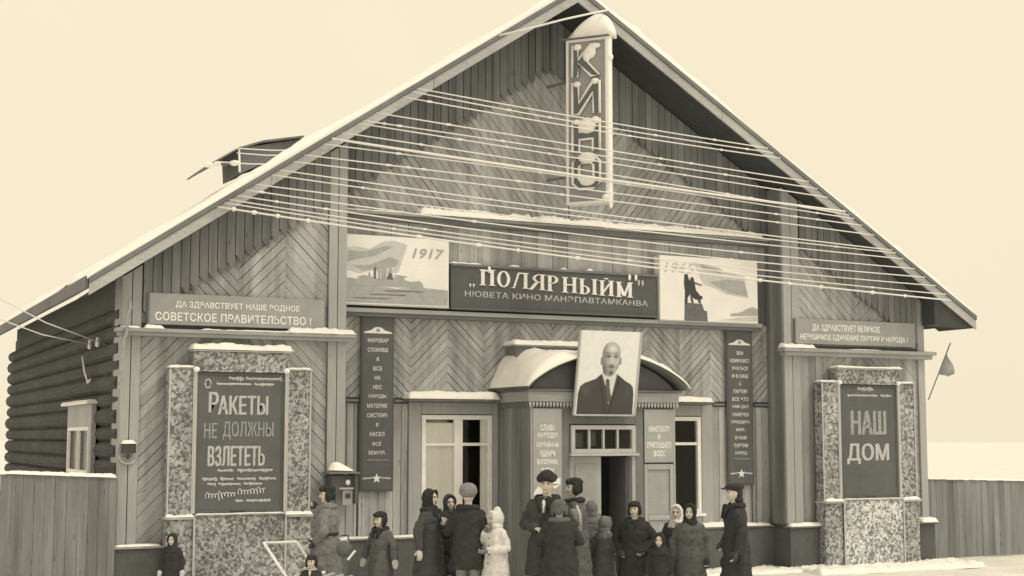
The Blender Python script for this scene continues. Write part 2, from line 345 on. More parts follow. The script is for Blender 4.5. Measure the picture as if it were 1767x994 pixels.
# ================================================================== GROUND
mb = MB(); rnd = random.Random(3); GX = [-400, -120, -60, -30]+[-20+i*.5 for i in range(81)]+[30, 60, 120, 400]; GY = [-120, -60, -30]+[-22+i*.5 for i in range(51)]+[12, 30, 90, 300, 900]
for y in GY:
    for x in GX:
        near = abs(x) < 20 and -22 < y < 3
        h = (noise.noise(Vector((x*.9, y*.9, 0)))*.035+noise.noise(Vector((x*3, y*3, 5)))*.02) if near else 0
        mb.v.append((x, y, h-.02))
n = len(GX)
for j in range(len(GY)-1):
    for i in range(n-1): a = j*n+i; mb.f.append((a, a+1, a+n+1, a+n))
GROUNDM = mat('trodden_snow', (.78, .77, .74), rough=.75, var=.14, scale=1.6, fine=24, bump=.6, dist=.03, dirt=.06)
gr = mb.build('ground', GROUNDM, smooth=True); tag(gr, kind='structure')

# ================================================================== CINEMA
XA, ZA = A(997, -21, -1.0); XL, ZL = A(154, 479, -1.0); SL = (ZA-ZL)/(XA-XL); XR, ZR = A(1636, 507, -1.0); SR = (ZA-ZR)/(XR-XA)
def ztop(x): return ZA-SL*(XA-x) if x < XA else ZA-SR*(x-XA)
XE = 8.40; YB = 13.0                      # right eave, back of the building
CIN = empty('cinema', (0, 0, 0), 'large gabled wooden cinema with herringbone board cladding, snowy eaves and an arched porch', 'cinema building')
wall = MB()
def soff(x): return ztop(x)-.24
# recessed middle: backing with two window openings and a door opening behind the porch
for (a, b, c, d) in ((-4.27, -2.75, 0, 3.0), (-1.47, 1.47, 0, 3.0), (2.72, 4.22, 0, 3.0), (-2.75, -1.47, 0, 1.0), (-2.75, -1.47, 2.76, 3.0), (1.47, 2.72, 0, 1.0), (1.47, 2.72, 2.76, 3.0)):
    wall.box(a, b, .026, .2, c, d)
wall.prism([(-4.27, 3.001), (4.22, 3.001), (4.22, soff(4.22)-.02), (XA, soff(XA)-.02), (-4.27, soff(-4.27)-.02)], .026, .2)
wall.prism([(-7.74, 0), (-4.28, 0), (-4.28, soff(-4.28)-.02), (-7.74, soff(-7.74)-.02)], -.479, .2)
wall.prism([(4.23, 0), (7.49, 0), (7.49, soff(7.49)-.02), (4.23, soff(4.23)-.02)], -.479, .2)
wall.box(7.2, 7.48, .21, YB, 0, soff(7.49)-.05); wall.box(-7.60, -7.3, .21, YB, 0, soff(-7.6)-.05); wall.box(-7.6, 7.48, YB, YB+.2, 0, 4.6)
wall.build('wall', BACK, CIN)
# --- diagonal boards
q = math.pi/4
def col(x0, x1, zlo, ztopf, ang, Y, **k): fill([(x0, zlo), (x1, zlo), (x1, ztopf(x1)), (x0, ztopf(x0))], ang, Y, **k)
fl = lambda x: 6.39+(x+4.08)*.668         # lower edge of the fringe, middle left
frr = lambda x: 7.74-(x-1.41)*.640
XP = (7.74+.640*1.41-6.39-.668*4.08)/(.668+.640)
fm = lambda x: fl(x) if x < XP else frr(x)
fbl = lambda x: 4.56+(x+6.89)*.647; fbr = lambda x: 6.06-(x-4.35)*.63
ab = .16
fill([(-4.25, 6.12), (.02, 6.12), (.02, fm(.02)+ab), (XP, fm(XP)+ab), (-4.25, fm(-4.25)+ab)], -R(50), 0, width=.115)
fill([(.04, 6.12), (4.2, 6.12), (4.2, fm(4.2)+ab), (.04, fm(.04)+ab)], R(50), 0, width=.115)
fill([(-4.25, 5.3), (4.2, 5.3), (4.2, 6.03), (-4.25, 6.03)], math.pi/2, 0, width=.3)
zig = [-4.25+i*.655 for i in range(14)]; zig[-1] = 4.2
for i in range(len(zig)-1): col(zig[i], zig[i+1], 3.03, lambda x: 4.45, q if i % 2 == 0 else -q, 0, width=.104)
lb = [(-7.46, -6.72, -q), (-6.72, -5.99, -q), (-5.99, -5.26, q), (-5.26, -4.57, -q)]
for a, b, an in lb: col(a, b, 4.08, lambda x: fbl(x)+ab, an, -.505)
rb = [(4.57, 5.22, -q), (5.22, 5.9, -q), (5.9, 6.6, q), (6.6, 7.34, -q)]
for a, b, an in rb: col(a, b, 4.08, lambda x: max(4.1, fbr(x)+ab), an, -.505)
col(-7.46, -6.02, .82, lambda x: 3.93, q, -.505); col(-6.02, -4.57, .82, lambda x: 3.93, -q, -.505)
col(5.1, 6.0, .82, lambda x: 3.93, q, -.505); col(6.0, 7.34, .82, lambda x: 3.93, -q, -.505)
put_planks('plank', PLANKS, BOARD, CIN)
# --- upright boards
UP = []
for a, b in ((-4.25, -3.87), (-3.83, -2.99), (2.96, 3.80), (3.84, 4.2)): fill([(a, .78), (b, .78), (b, 2.93), (a, 2.93)], math.pi/2, 0, width=.135, store=UP)
fill([(4.57, .8), (5.09, .8), (5.09, 3.93), (4.57, 3.93)], math.pi/2, -.505, width=.17, store=UP)
NF = len(UP)
sidef = lambda X: (lambda p: (X+(p[1] if X > 0 else p[1]), p[0], p[2]))
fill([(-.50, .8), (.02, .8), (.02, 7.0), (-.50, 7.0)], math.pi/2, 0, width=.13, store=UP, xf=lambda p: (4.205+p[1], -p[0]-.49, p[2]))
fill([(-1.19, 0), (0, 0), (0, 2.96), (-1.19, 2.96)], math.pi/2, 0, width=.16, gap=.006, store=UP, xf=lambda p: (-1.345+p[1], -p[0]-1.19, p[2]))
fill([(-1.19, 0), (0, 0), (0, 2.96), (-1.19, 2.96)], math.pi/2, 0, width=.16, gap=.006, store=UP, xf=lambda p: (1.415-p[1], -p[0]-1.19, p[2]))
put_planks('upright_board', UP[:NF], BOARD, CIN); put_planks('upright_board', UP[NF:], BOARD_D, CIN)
# --- fringe of upright boards under the roof slope, each with a pointed foot
FR = []
def fringe(x0, x1, f, Y, wd=.138):
    x = x0; s = 1
    while x < x1-.02:
        b = min(x+wd, x1); a = x+.006; c = b-.006; m = a+(c-a)*.72
        z = f((a+c)/2)+random.uniform(-.02, .02)
        FR.append(([(a, z+.04), (m, z-.085), (c, z+.03), (c, soff(c)-.03), (a, soff(a)-.03)], math.pi/2, Y+random.uniform(-.004, .004), None)); x += wd
fringe(-4.25, XP, fl, -.075); fringe(XP, 4.2, frr, -.075)
fringe(-7.46, -4.57, lambda x: max(4.12, fbl(x)), -.58); fringe(4.57, 7.34, lambda x: max(4.12, fbr(x)), -.58)
put_planks('fringe_board', FR, BOARD_F, CIN)
# --- corner pilasters
for (a, b, Y) in ((-7.755, -7.47, -.55), (-4.56, -4.265, -.55), (4.20, 4.56, -.55), (7.345, 7.505, -.55)):
    o = MB(); zt = [soff(a)-.05, soff(b)-.05]
    w3 = (b-a-.012)/2 if b-a > .2 else b-a
    x = a
    while x < b-.02:
        e = min(x+w3, b); o.prism([(x, .82), (e, .82), (e, soff(e)-.05), (x, soff(x)-.05)], Y, -.48); x = e+.012
    o.build('pilaster', TRIM, CIN, bevel=.005)
bx('pilaster', TRIM, CIN, -7.76, -7.745, -.545, .0, .0, 5.0); bx('pilaster', TRIM, CIN, -4.28, -4.262, -.545, .02, .0, 7.0)
# --- ledges, cornices, plinths (snow lies on them)
bx('cornice', TRIMH, CIN, -7.86, -4.16, -.72, -.50, 3.935, 3.99); bx('cornice', TRIMH, CIN, -7.82, -4.20, -.67, -.50, 3.88, 3.935)
bx('cornice', TRIMH, CIN, 4.08, 7.66, -.72, -.50, 3.945, 4.01); bx('cornice', TRIMH, CIN, 4.13, 7.60, -.67, -.50, 3.87, 3.945)
snow(-7.45, -7.15, -.72, -.56, 3.99, .06, CIN); snow(-6.6, -5.2, -.72, -.60, 3.99, .025, CIN); snow(-5.25, -4.15, -.73, -.52, 3.99, .075, CIN); snow(-7.8, -7.5, -.72, -.56, 3.99, .03, CIN)
snow(4.07, 4.8, -.73, -.52, 4.01, .07, CIN); snow(5.6, 6.3, -.72, -.6, 4.01, .012, CIN); snow(7.4, 7.66, -.72, -.56, 4.01, .02, CIN)
bx('cornice', TRIMH, CIN, -4.26, 3.98, -.20, .02, 4.40, 4.47); bx('cornice', DARKT, CIN, -4.26, 3.96, -.15, .02, 4.34, 4.40)
bx('cornice', DARKT, CIN, -4.25, 4.2, -.16, .02, 5.93, 6.02); bx('cornice', TRIMH, CIN, -4.25, 4.2, -.24, .02, 6.02, 6.06)
snow(-2.9, 4.0, -.27, .0, 6.06, .11, CIN, amp=.6); snow(-4.2, -3.2, -.24, .0, 6.06, .025, CIN)
for a, b in ((-4.26, -3.86), (-3.24, -3.0), (2.98, 3.22), (3.88, 4.2)): bx('rail', DARKT, CIN, a, b, -.05, .0, 2.955, 2.995)
bx('plinth', PLINTH, CIN, -4.26, -1.36, -.14, .02, 0, .74); bx('plinth', PLINTH, CIN, 1.43, 4.2, -.14, .02, 0, .74)
bx('plinth', PLINTH, CIN, -7.79, -4.24, -.66, -.48, 0, .76); bx('plinth', PLINTH, CIN, 4.18, 7.55, -.66, -.48, 0, .74); bx('plinth', PLINTH, CIN, 4.175, 4.21, -.48, -.02, 0, .735)
bx('plinth_cap', TRIMH, CIN, -7.80, -4.22, -.69, -.48, .765, .80); bx('plinth_cap', TRIMH, CIN, -4.26, -1.36, -.17, .02, .745, .775)
bx('plinth_cap', DARKT, CIN, 1.43, 4.19, -.17, .02, .745, .775); bx('plinth_cap', DARKT, CIN, 4.16, 7.58, -.70, -.48, .745, .775)
snow(-7.78, -7.12, -.69, -.55, .80, .03, CIN); snow(-4.9, -4.25, -.69, -.55, .80, .03, CIN); snow(-4.24, -2.6, -.17, -.0, .775, .025, CIN); snow(-2.9, -2.55, -.2, .0, .775, .09, CIN)
snow(2.2, 2.55, -.2, .0, .776, .12, CIN); snow(2.6, 3.2, -.17, .0, .776, .07, CIN); snow(3.3, 4.14, -.17, .0, .776, .05, CIN); snow(4.17, 4.9, -.70, -.55, .776, .05, CIN); snow(7.2, 7.6, -.72, -.5, .776, .07, CIN)
# snow banked along the foot of the wall
snow(1.5, 4.4, -.95, -.1, -.03, .07, CIN, 'snow_bank', amp=.6); snow(4.2, 8.0, -1.5, -.6, -.03, .09, CIN, 'snow_bank', amp=.6); snow(-7.6, -4.3, -1.3, -.6, -.03, .06, CIN, 'snow_bank')
# --- roof
def slab(x0, x1, dz0, dz1, y0, y1, name, m, parent=CIN, smooth=False):
    o = MB(); pts = [(x0, ztop(x0)+dz1), (x1, ztop(x1)+dz1), (x1, ztop(x1)+dz0), (x0, ztop(x0)+dz0)]
    o.prism(pts, y0, y1); return o.build(name, m, parent, bevel=.004)
roof = MB(); e = .0005
roof.prism([(XL, ZL), (XA, ZA), (XE, ztop(XE)), (XE, ztop(XE)-.09), (XA, ZA-.10), (XL, ZL-.09)], -.98, YB+.6); ro = roof.build('roof', TIN, CIN)
for sgn, a, b in ((0, XL, XA), (1, XA, XE)):
    slab(a, b, -.075, .01, -1.045, -.985, 'roof_edge', DARKT)
    L = abs(b-a); k = 3
    for i in range(k):                   # fascia boards butted end to end
        c, d = a+(b-a)*i/k+(.004 if i else 0), a+(b-a)*(i+1)/k-(.004 if i < k-1 else 0); slab(c, d, -.255, -.08, -1.02, -.985, 'fascia_board', TRIM_L)
# soffit boards run along the slope
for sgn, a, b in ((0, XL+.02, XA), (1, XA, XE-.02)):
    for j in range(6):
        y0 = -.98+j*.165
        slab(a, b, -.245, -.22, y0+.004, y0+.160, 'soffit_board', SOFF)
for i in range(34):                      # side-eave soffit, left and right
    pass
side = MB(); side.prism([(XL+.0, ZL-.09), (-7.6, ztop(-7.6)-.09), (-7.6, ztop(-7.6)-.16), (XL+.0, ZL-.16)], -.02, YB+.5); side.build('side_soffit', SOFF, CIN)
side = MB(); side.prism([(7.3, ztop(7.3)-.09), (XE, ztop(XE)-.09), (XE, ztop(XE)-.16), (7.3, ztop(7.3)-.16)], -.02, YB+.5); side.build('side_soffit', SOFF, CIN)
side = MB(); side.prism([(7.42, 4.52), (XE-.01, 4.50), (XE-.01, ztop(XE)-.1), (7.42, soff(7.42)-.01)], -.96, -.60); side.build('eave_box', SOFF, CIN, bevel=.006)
# snow sheet on both slopes
def roof_snow(xa, xb, seed):
    o = MB(); nx, ny = 140, 44; h = lambda x, y: .10+.09*noise.noise(Vector((x*.5+seed, y*.35, 0)))+.05*noise.noise(Vector((x*2, y*1.5, seed)))+.03*noise.noise(Vector((x*6, y*4, seed)))
    for j in range(ny+1):
        for i in range(nx+1):
            u = i/nx; v = j/ny; x = xa+(xb-xa)*u; y = -1.0+v*v*(YB+1.4)
            t = max(.015, h(x, y))*(min(1, (v*ny+.25)/2.5))**.6*(min(1, (min(u, 1-u if xb > 0 else 1)*nx+.4)/2))**.5
            o.v.append((x, y, ztop(x)+.012+t))
    for j in range(ny):
        for i in range(nx): a = j*(nx+1)+i; o.f.append((a, a+1, a+nx+2, a+nx+1))
    b = len(o.v)
    for i in range(nx+1): x = xa+(xb-xa)*i/nx; o.v.append((x, -1.0, ztop(x)+.0))
    for i in range(nx): o.f.append((b+i, b+i+1, i+1, i))
    return o.build('roof_snow', SNOW, CIN, smooth=True)
roof_snow(XL-.03, XA, 3); roof_snow(XA, XE+.03, 9)
# eave at far left: icy gutter edge
bx('eave_edge', DARKT, CIN, XL-.05, XL-.004, -.97, YB+.5, ZL-.16, ZL+.03)
# --- dormer on the far part of the left slope
D = MB(); P3 = lambda px, py, Y: (lambda t: (t[0], Y, t[1]))(A(px, py, Y))
xs, zs = zip(*[A(px, py, 3.0) for px, py in ((412, 256), (414, 300), (455, 282), (520, 246), (520, 240))])
D.prism(list(zip(xs, zs)), 3.0, 4.2); D.build('dormer', TIN, CIN)
top = [A(px, py, 2.9) for px, py in ((357, 285), (380, 272), (412, 254), (455, 242), (524, 234))]
o = MB()
for (a, b) in zip(top, top[1:]):
    o.hull8([(a[0], 2.88, a[1]-.035), (b[0], 2.88, b[1]-.03), (a[0], 4.4, a[1]-.035), (b[0], 4.4, b[1]-.03), (a[0], 2.88, a[1]), (b[0], 2.88, b[1]), (a[0], 4.4, a[1]), (b[0], 4.4, b[1])])
o.build('dormer_roof', TIN, CIN)
for px, py, r in ((360, 284, .07), (374, 282, .05), (405, 281, .07), (388, 283, .05)):
    c = A(px, py, 2.88); MB().ball((c[0], 2.9, c[1]), (r*1.3, .12, r*.7)).build('snow_lump', SNOW if px != 388 else TIN, CIN, smooth=True)
a = A(412, 256, 2.95); b = A(413, 297, 2.95); MB().tube([(a[0], 2.93, a[1]), (b[0], 2.93, b[1])], .02).build('dormer_post', WHITE, CIN)
for k_, (pa_, pb_) in enumerate((((409, 256), (540, 259)), ((409, 264), (520, 268)), ((376, 279), (496, 283)))):
    a = A(*pa_, 2.86); b = A(*pb_, -1.0); tag(MB().tube([(a[0], 2.86, a[1]), ((a[0]+b[0])/2, .93, (a[1]+b[1])/2-.02), (b[0], -1.0, b[1])], .011, 5).build('dormer_wire', WIRE), ['upper', 'middle', 'lower'][k_]+' frosted wire tied between the roof dormer and the left roof edge', 'wire')
# --- side wall of logs
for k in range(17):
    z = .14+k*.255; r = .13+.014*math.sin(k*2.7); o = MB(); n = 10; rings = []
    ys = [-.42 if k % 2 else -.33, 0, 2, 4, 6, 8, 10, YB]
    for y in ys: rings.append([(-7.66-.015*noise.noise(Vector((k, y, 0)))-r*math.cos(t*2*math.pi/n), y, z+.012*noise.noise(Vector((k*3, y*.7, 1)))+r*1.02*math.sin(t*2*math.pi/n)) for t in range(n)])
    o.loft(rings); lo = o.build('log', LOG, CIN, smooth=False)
# side windows
def side_window(y0, y1, z0, z1):
    W = MB(); x = -7.86
    f = bx('window', TRIM_L, CIN, x+.02, x+.10, y0-.18, y1+.18, z0-.15, z0-.02)
    bx('casing', TRIM_L, f, x+.02, x+.10, y0-.18, y0, z0-.02, z1); bx('casing', TRIM_L, f, x+.02, x+.10, y1, y1+.18, z0-.02, z1); bx('casing', TRIM_L, f, x+.02, x+.10, y0-.18, y1+.18, z1, z1+.36)
    bx('head_ledge', WHITE, f, x-.08, x+.10, y0-.3, y1+.3, z1+.362, z1+.40); s_ = snow(x-.08, x+.1, y0-.3, y1+.3, z1+.40, .03, f)
    bx('curtain', CURT, f, x+.075, x+.085, y0, y1, z0-.02, z1); n = 2
    for i in range(n+1): y = y0+(y1-y0)*i/n; bx('glazing_bar', WHITE, f, x+.0, x+.05, y-.02, y+.02, z0-.02, z1)
    for z in (z0+.02, z0+(z1-z0)*.48, z1-.03): bx('glazing_bar', WHITE, f, x+.003, x+.048, y0+.031, y1-.031, z-.03, z+.03)
    bx('pane', GLASS, f, x+.058, x+.062, y0+.005, y1-.005, z0, z1-.002)
side_window(1.5, 3.5, 1.15, 2.55)

# --- middle windows
def front_window(x0, x1, z0, z1, cols, curtain):
    f = MB()
    t = .075; Y0, Y1 = -.035, .06
    f.box(x0, x0+t, Y0, Y1, z0, z1).box(x1-t, x1, Y0, Y1, z0, z1).box(x0+t, x1-t, Y0, Y1, z1-t, z1).box(x0+t, x1-t, Y0, Y1, z0, z0+t)
    w_ = f.build('window', WHITE, CIN, bevel=.005); xi0, xi1 = x0+t, x1-t
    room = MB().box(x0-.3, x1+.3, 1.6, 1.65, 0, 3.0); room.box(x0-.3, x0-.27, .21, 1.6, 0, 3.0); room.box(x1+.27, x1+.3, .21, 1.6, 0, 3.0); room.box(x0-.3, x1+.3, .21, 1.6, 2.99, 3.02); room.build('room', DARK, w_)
    for c, wd in cols: bx('mullion', WHITE, w_, c-wd/2, c+wd/2, -.028, .05, z0+t, z1-t)
    edges = [xi0]+[v for c, wd in cols for v in (c-wd/2, c+wd/2)]+[xi1]
    for i in range(0, len(edges), 2):
        a, b = edges[i], edges[i+1]
        if b-a < .1: continue
        bx('glazing_bar', WHITE, w_, a, b, -.02, .04, z0+(z1-z0)*.705, z0+(z1-z0)*.705+.05, bevel=.003)
        bx('pane', GLASS, w_, a, b, .018, .022, z0+t, z0+(z1-z0)*.705); bx('pane', GLASS, w_, a, b, .0185, .0225, z0+(z1-z0)*.705+.05, z1-t)
    for (a, b, c, d) in curtain:
        o = MB(); n = int((b-a)/.02)
        for i in range(n+1):
            x = a+(b-a)*i/n; y = .055+.012*math.sin(x*38)+.008*math.sin(x*91); o.v += [(x, y, c), (x, y, d)]
        for i in range(n): o.f.append((2*i, 2*i+2, 2*i+3, 2*i+1))
        o.build('curtain', CURT, w_, smooth=True)
    bx('sill', WHITE, w_, x0-.05, x1+.05, -.1, -.036, z0-.05, z0); return w_
wl = front_window(-2.75, -1.47, 1.02, 2.75, [(-2.085, .15)], [(-2.68, -2.15, 1.05, 2.62), (-1.66, -1.54, 1.05, 2.69)])
MB().ball((-2.42, .10, 2.63), (.22, .02, .05)).build('curtain_swag', INKM, wl, smooth=True)
wr = front_window(1.47, 2.70, 1.02, 2.75, [(2.05, .15)], [(1.54, 1.7, 1.05, 2.69)])
for (a, b) in ((-2.98, -2.76), (-1.46, -1.36), (1.42, 1.46), (2.71, 2.95)): bx('window_surround', TRIM, CIN, a, b, -.04, .02, .776, 2.96)
for (a, b) in ((-2.755, -1.465), (1.465, 2.705)): bx('window_surround', TRIM, CIN, a, b, -.038, .02, 2.765, 2.96); bx('window_surround', TRIM, CIN, a, b, -.03, .02, .78, .965)
bx('window_ledge', DARKT, CIN, -3.08, -1.46, -.30, .02, 2.965, 3.01); snow(-3.09, -1.44, -.32, .0, 3.01, .12, CIN, amp=.25)
bx('window_ledge', DARKT, CIN, 1.46, 2.80, -.30, .02, 2.965, 3.01); snow(1.62, 2.81, -.32, .0, 3.01, .09, CIN, amp=.25)
# hood above the porch
o = MB().prism([(-1.14, 3.3), (.5, 3.3), (.56, 3.90), (-1.22, 3.90)], -.42, -.01); o.build('hood', DARKT, CIN, bevel=.008)
bx('hood_lip', TRIMH, CIN, -1.25, .6, -.46, -.005, 3.902, 3.93); snow(-1.27, .62, -.48, 0, 3.93, .085, CIN, amp=.25)

# --- porch
bx('porch_wall', BACK, CIN, -1.325, -.6, -1.17, -.02, 0, 2.95); bx('porch_wall', BACK, CIN, .62, 1.40, -1.17, -.02, 0, 2.95)
bx('porch_wall', BACK, CIN, -.6, .62, -1.17, -1.02, 2.59, 2.95)
PW = lambda *c, m=TRIM, nme='porch_panel', b=.005: bx(nme, m, CIN, *c, bevel=b)
PW(-1.33, -1.30, -1.215, -1.17, 0, 2.95); PW(-.765, -.62, -1.20, -1.17, 0, 2.95, m=DARKT); PW(.64, .79, -1.20, -1.17, 0, 2.95, m=DARKT); PW(1.375, 1.41, -1.215, -1.17, 0, 2.95)
PW(-1.298, -.767, -1.19, -1.17, 0, 1.30); PW(-.62, .64, -1.195, -1.17, 2.60, 2.95, m=DARKT)
# right of the door: framed panels
PW(.80, .86, -1.215, -1.17, 0, 1.93); PW(1.30, 1.37, -1.215, -1.17, 0, 1.93); PW(.865, 1.295, -1.215, -1.17, 1.84, 1.93); PW(.865, 1.295, -1.215, -1.17, 1.00, 1.08); PW(.865, 1.295, -1.215, -1.17, 0, .12)
PW(.866, 1.294, -1.19, -1.17, 1.081, 1.839, m=SIGN3); PW(.866, 1.294, -1.19, -1.17, .121, .999, m=SIGN3)
bx('entablature', TRIMH, CIN, -1.40, 1.46, -1.27, -.03, 2.96, 3.13, bevel=.008); bx('entablature', DARKT, CIN, -1.44, 1.50, -1.31, -.03, 3.132, 3.165, bevel=.006)
x = -1.38
while x < 1.44:
    if not -.56 < x < .56: MB().prism([(x, 2.955), (x+.038, 2.955), (x+.038, 2.91), (x+.019, 2.865), (x, 2.91)], -1.26, -1.235).build('fringe_tooth', TRIM_L, CIN)
    x += .062
for j in range(17):
    y = -1.18+j*.068; MB().hull8([(-1.385, y, 2.865), (-1.365, y, 2.865), (-1.385, y+.02, 2.865), (-1.365, y+.02, 2.865), (-1.385, y-.01, 2.955), (-1.365, y-.01, 2.955), (-1.385, y+.03, 2.955), (-1.365, y+.03, 2.955)]).build('fringe_tooth', DARKT, CIN)
arc = lambda x, r=1.5, h=.56: 3.168+h*max(0, 1-(x/r)**2)**.85
NA = 28; ax = [-1.5+3.0*i/NA for i in range(NA+1)]; CX = .02
o = MB().prism([(CX+x*.93, arc(x)-.02) for x in ax[1:-1]]+[(CX+1.36, 3.166), (CX-1.36, 3.166)], -1.235, -1.0); o.build('tympanum', SIGN2, CIN)
o = MB()
for i in range(NA): a, b = ax[i], ax[i+1]; o.hull8([(CX+a, -1.45, arc(a)-.0), (CX+b, -1.45, arc(b)-.0), (CX+a, -.03, arc(a)), (CX+b, -.03, arc(b)), (CX+a, -1.45, arc(a)+.035), (CX+b, -1.45, arc(b)+.035), (CX+a, -.03, arc(a)+.035), (CX+b, -.03, arc(b)+.035)])
o.build('porch_roof', DARKT, CIN)
o = MB(); nj = 24
for j in range(nj+1):
    v = j/nj; y = -1.50+1.50*v
    for i in range(49):
        u = i/48; x = -1.54+3.08*u; ed = min(1, min(u, 1-u)*14)**.6*min(1, (v*nj+.3)/2.2)**.6
        bulge = .26*math.exp(-((x+1.05)/.42)**2)*(.25+.9*v)
        t = (.075+bulge+.03*noise.noise(Vector((x*3, y*3, 4)))+.025*noise.noise(Vector((x*11, y*9, 4)))+.012*noise.noise(Vector((x*30, y*24, 4))))*(ed+.05)
        o.v.append((CX+x, y, arc(x, 1.54)+.03+t))
for j in range(nj):
    for i in range(48): a = j*49+i; o.f.append((a, a+1, a+50, a+49))
b = len(o.v)
for i in range(49): x = -1.54+3.08*i/48; o.v.append((CX+x, -1.49, arc(x, 1.54)+.02))
for i in range(48): o.f.append((b+i, b+i+1, i+1, i))
o.build('snow_cap', SNOW, CIN, smooth=True)
# transom window and door
tr = MB().box(-.60, -.53, -1.24, -1.14, 2.12, 2.58).box(.55, .62, -1.24, -1.14, 2.12, 2.58).box(-.53, .55, -1.24, -1.14, 2.51, 2.58).box(-.53, .55, -1.24, -1.14, 2.12, 2.19).build('transom_window', PALE2, CIN, bevel=.005)
for i in range(1, 4): x = -.53+1.08*i/4; bx('glazing_bar', PALE2, tr, x-.015, x+.015, -1.235, -1.16, 2.19, 2.51, bevel=.003)
for i in range(4): x = -.53+1.08*i/4; bx('pane', GLASS, tr, x+.015, x+1.08/4-.015, -1.19, -1.186, 2.19, 2.51, bevel=0)
bx('transom_sill', PALE2, tr, -.63, .66, -1.29, -1.14, 2.075, 2.118)
bx('transom_backing', SIGN2, tr, -.50, -.30, -1.08, -1.07, 2.21, 2.46); bx('transom_backing', SIGN2, tr, -.22, -.06, -1.08, -1.07, 2.24, 2.48)
d = bx('door_leaf', TRIM, CIN, -.595, -.005, -1.16, -1.11, .0, 2.07); bx('door_panel', SIGN3, d, -.50, -.10, -1.175, -1.161, 1.15, 1.95); bx('door_panel', SIGN3, d, -.50, -.10, -1.175, -1.161, .2, 1.0)
MB().tube([(-.05, -1.17, .98), (-.05, -1.21, .98), (-.05, -1.21, 1.12), (-.05, -1.17, 1.12)], .012).build('handle', METAL, d)
bx('door_jamb', TRIM, CIN, .565, .635, -1.20, -1.02, 0, 2.072); bx('open_door_leaf', DARKT, CIN, .515, .555, -1.08, -.5, 0, 2.05)
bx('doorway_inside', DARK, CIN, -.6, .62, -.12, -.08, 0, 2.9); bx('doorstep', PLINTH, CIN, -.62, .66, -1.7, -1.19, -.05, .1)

# ================================================================== SIGNS
def inlay(name, m, parent, pts, Y, th=.004, xf=None):
    o = MB().prism(pts, Y-th, Y)
    if xf: o.v = [xf(p) for p in o.v]
    return o.build(name, m, parent)
def thing(name, label, cat, group=None, loc=(0, 0, 0)): return empty(name, loc, label, cat, group)
def ell(cx, cz, rx, rz, n=24, a0=0, a1=360, rot=0):
    out = []
    for i in range(n): a = R(a0+(a1-a0)*i/(n if a1-a0 == 360 else n-1)); x, z = rx*math.cos(a), rz*math.sin(a); out.append((cx+x*math.cos(rot)-z*math.sin(rot), cz+x*math.sin(rot)+z*math.cos(rot)))
    return out
# --- KINO blade sign, hung askew from the gable
kl = A(977, 72, -.75); kr = A(1049, 60, -1.33); kb = A(980, 355, -.75)
K = thing('cinema_sign', 'tall upright sign spelling КИНО in snow-covered outlined letters, hung under the gable peak', 'sign')
Pa = Vector((kl[0], -.75, 0)); Pb = Vector((kr[0], -1.33, 0)); ku = (Pb-Pa); KW = ku.length; ku.normalize(); kn = Vector((ku.y, -ku.x, 0))   # face normal, towards front left
KZ0, KZ1 = 6.31, 9.17; KH = KZ1-KZ0
def kx(p): return tuple(Pa+ku*p[0]-kn*p[1]+Vector((0, 0, KZ0+p[2])))   # x across, y depth behind the face, z up
def kobj(o, name, m, smooth=False, bevel=0): o.v = [kx(p) for p in o.v]; return o.build(name, m, K, smooth, bevel)
kobj(MB().box(.03, KW-.03, .02, .20, .03, KH-.03), 'cabinet', SIGN3, bevel=.004)
fr_ = MB().box(0, .045, -.02, .21, 0, KH).box(KW-.05, KW, -.02, .21, 0, KH).box(.045, KW-.05, -.02, .21, KH-.045, KH).box(.045, KW-.05, -.02, .21, 0, .045); kobj(fr_, 'frame', PALE, bevel=.006)
kobj(MB().box(-.08, KW+.02, -.06, .26, KH+.002, KH+.025), 'top_board', DARKT)
# snow clinging to the front edge and heaped on the top
o = MB()
for i in range(60): z = KH*i/59; r = .022+.012*noise.noise(Vector((z*4, 0, 0))); o.ball((KW+.0, .09, z), (r, .10, .10), n=8, m=6)
kobj(o, 'snow_edge', SNOW, True)
o = MB(); n = 26; rings = []
for i in range(n+1):
    u = i/n; h = .40*math.sin(math.pi*.5*min(1, u/.66))**1.3*math.sqrt(max(.02, 1-max(0, (u-.66)/.37)**2.5))+.012; x = -.04+(KW+.10)*u
    rings.append([(x, .10+.19*math.cos(t)*(.4+.6*min(1, h/.2)), KH+.02+max(0, math.sin(t))*h) for t in [2*math.pi*k/12 for k in range(12)]])
o.loft(rings); kobj(o, 'snow_cap', SNOW, True)
kobj(MB().ball((KW-.06, -.02, .09), (.06, .05, .05)).ball((KW+.02, .06, KH-.35), (.05, .06, .06)), 'snow_lump', SNOW, True)
def koutline(polys, zc0, zc1, name):
    L_ = MB(); D_ = MB(); x0, x1 = .115, .585; sx = lambda p: (x0+(x1-x0)*p[0]*KW/.72, zc0+(zc1-zc0)*p[1])
    for poly in polys['dark']: D_.prism([sx(p) for p in poly], -.004-.0006*len(D_.f)/6, .0195)
    for poly in polys['line']: L_.tube([(sx(p)[0], -.018, sx(p)[1]) for p in poly], .026, 6, closed=True)
    a = kobj(L_, 'letter', PALE, True); a['label'] = 'outlined letter '+name; kobj(D_, 'letter_face', SIGN3D)
zz = lambda y: KH*(355-y)/(355-72)
KP = [(0, 0), (0, 1), (.22, 1), (.22, .55), (.70, 1), (.98, 1), (.50, .52), (1, 0), (.70, 0), (.22, .42), (.22, 0)]
koutline({'line': [KP], 'dark': [[(0, 0), (0, 1), (.22, 1), (.22, 0)], [(.22, .42), (.22, .55), (.70, 1), (.98, 1), (.36, .40)], [(.30, .48), (.50, .55), (1, 0), (.70, 0)]]}, zz(138), zz(83), 'К')
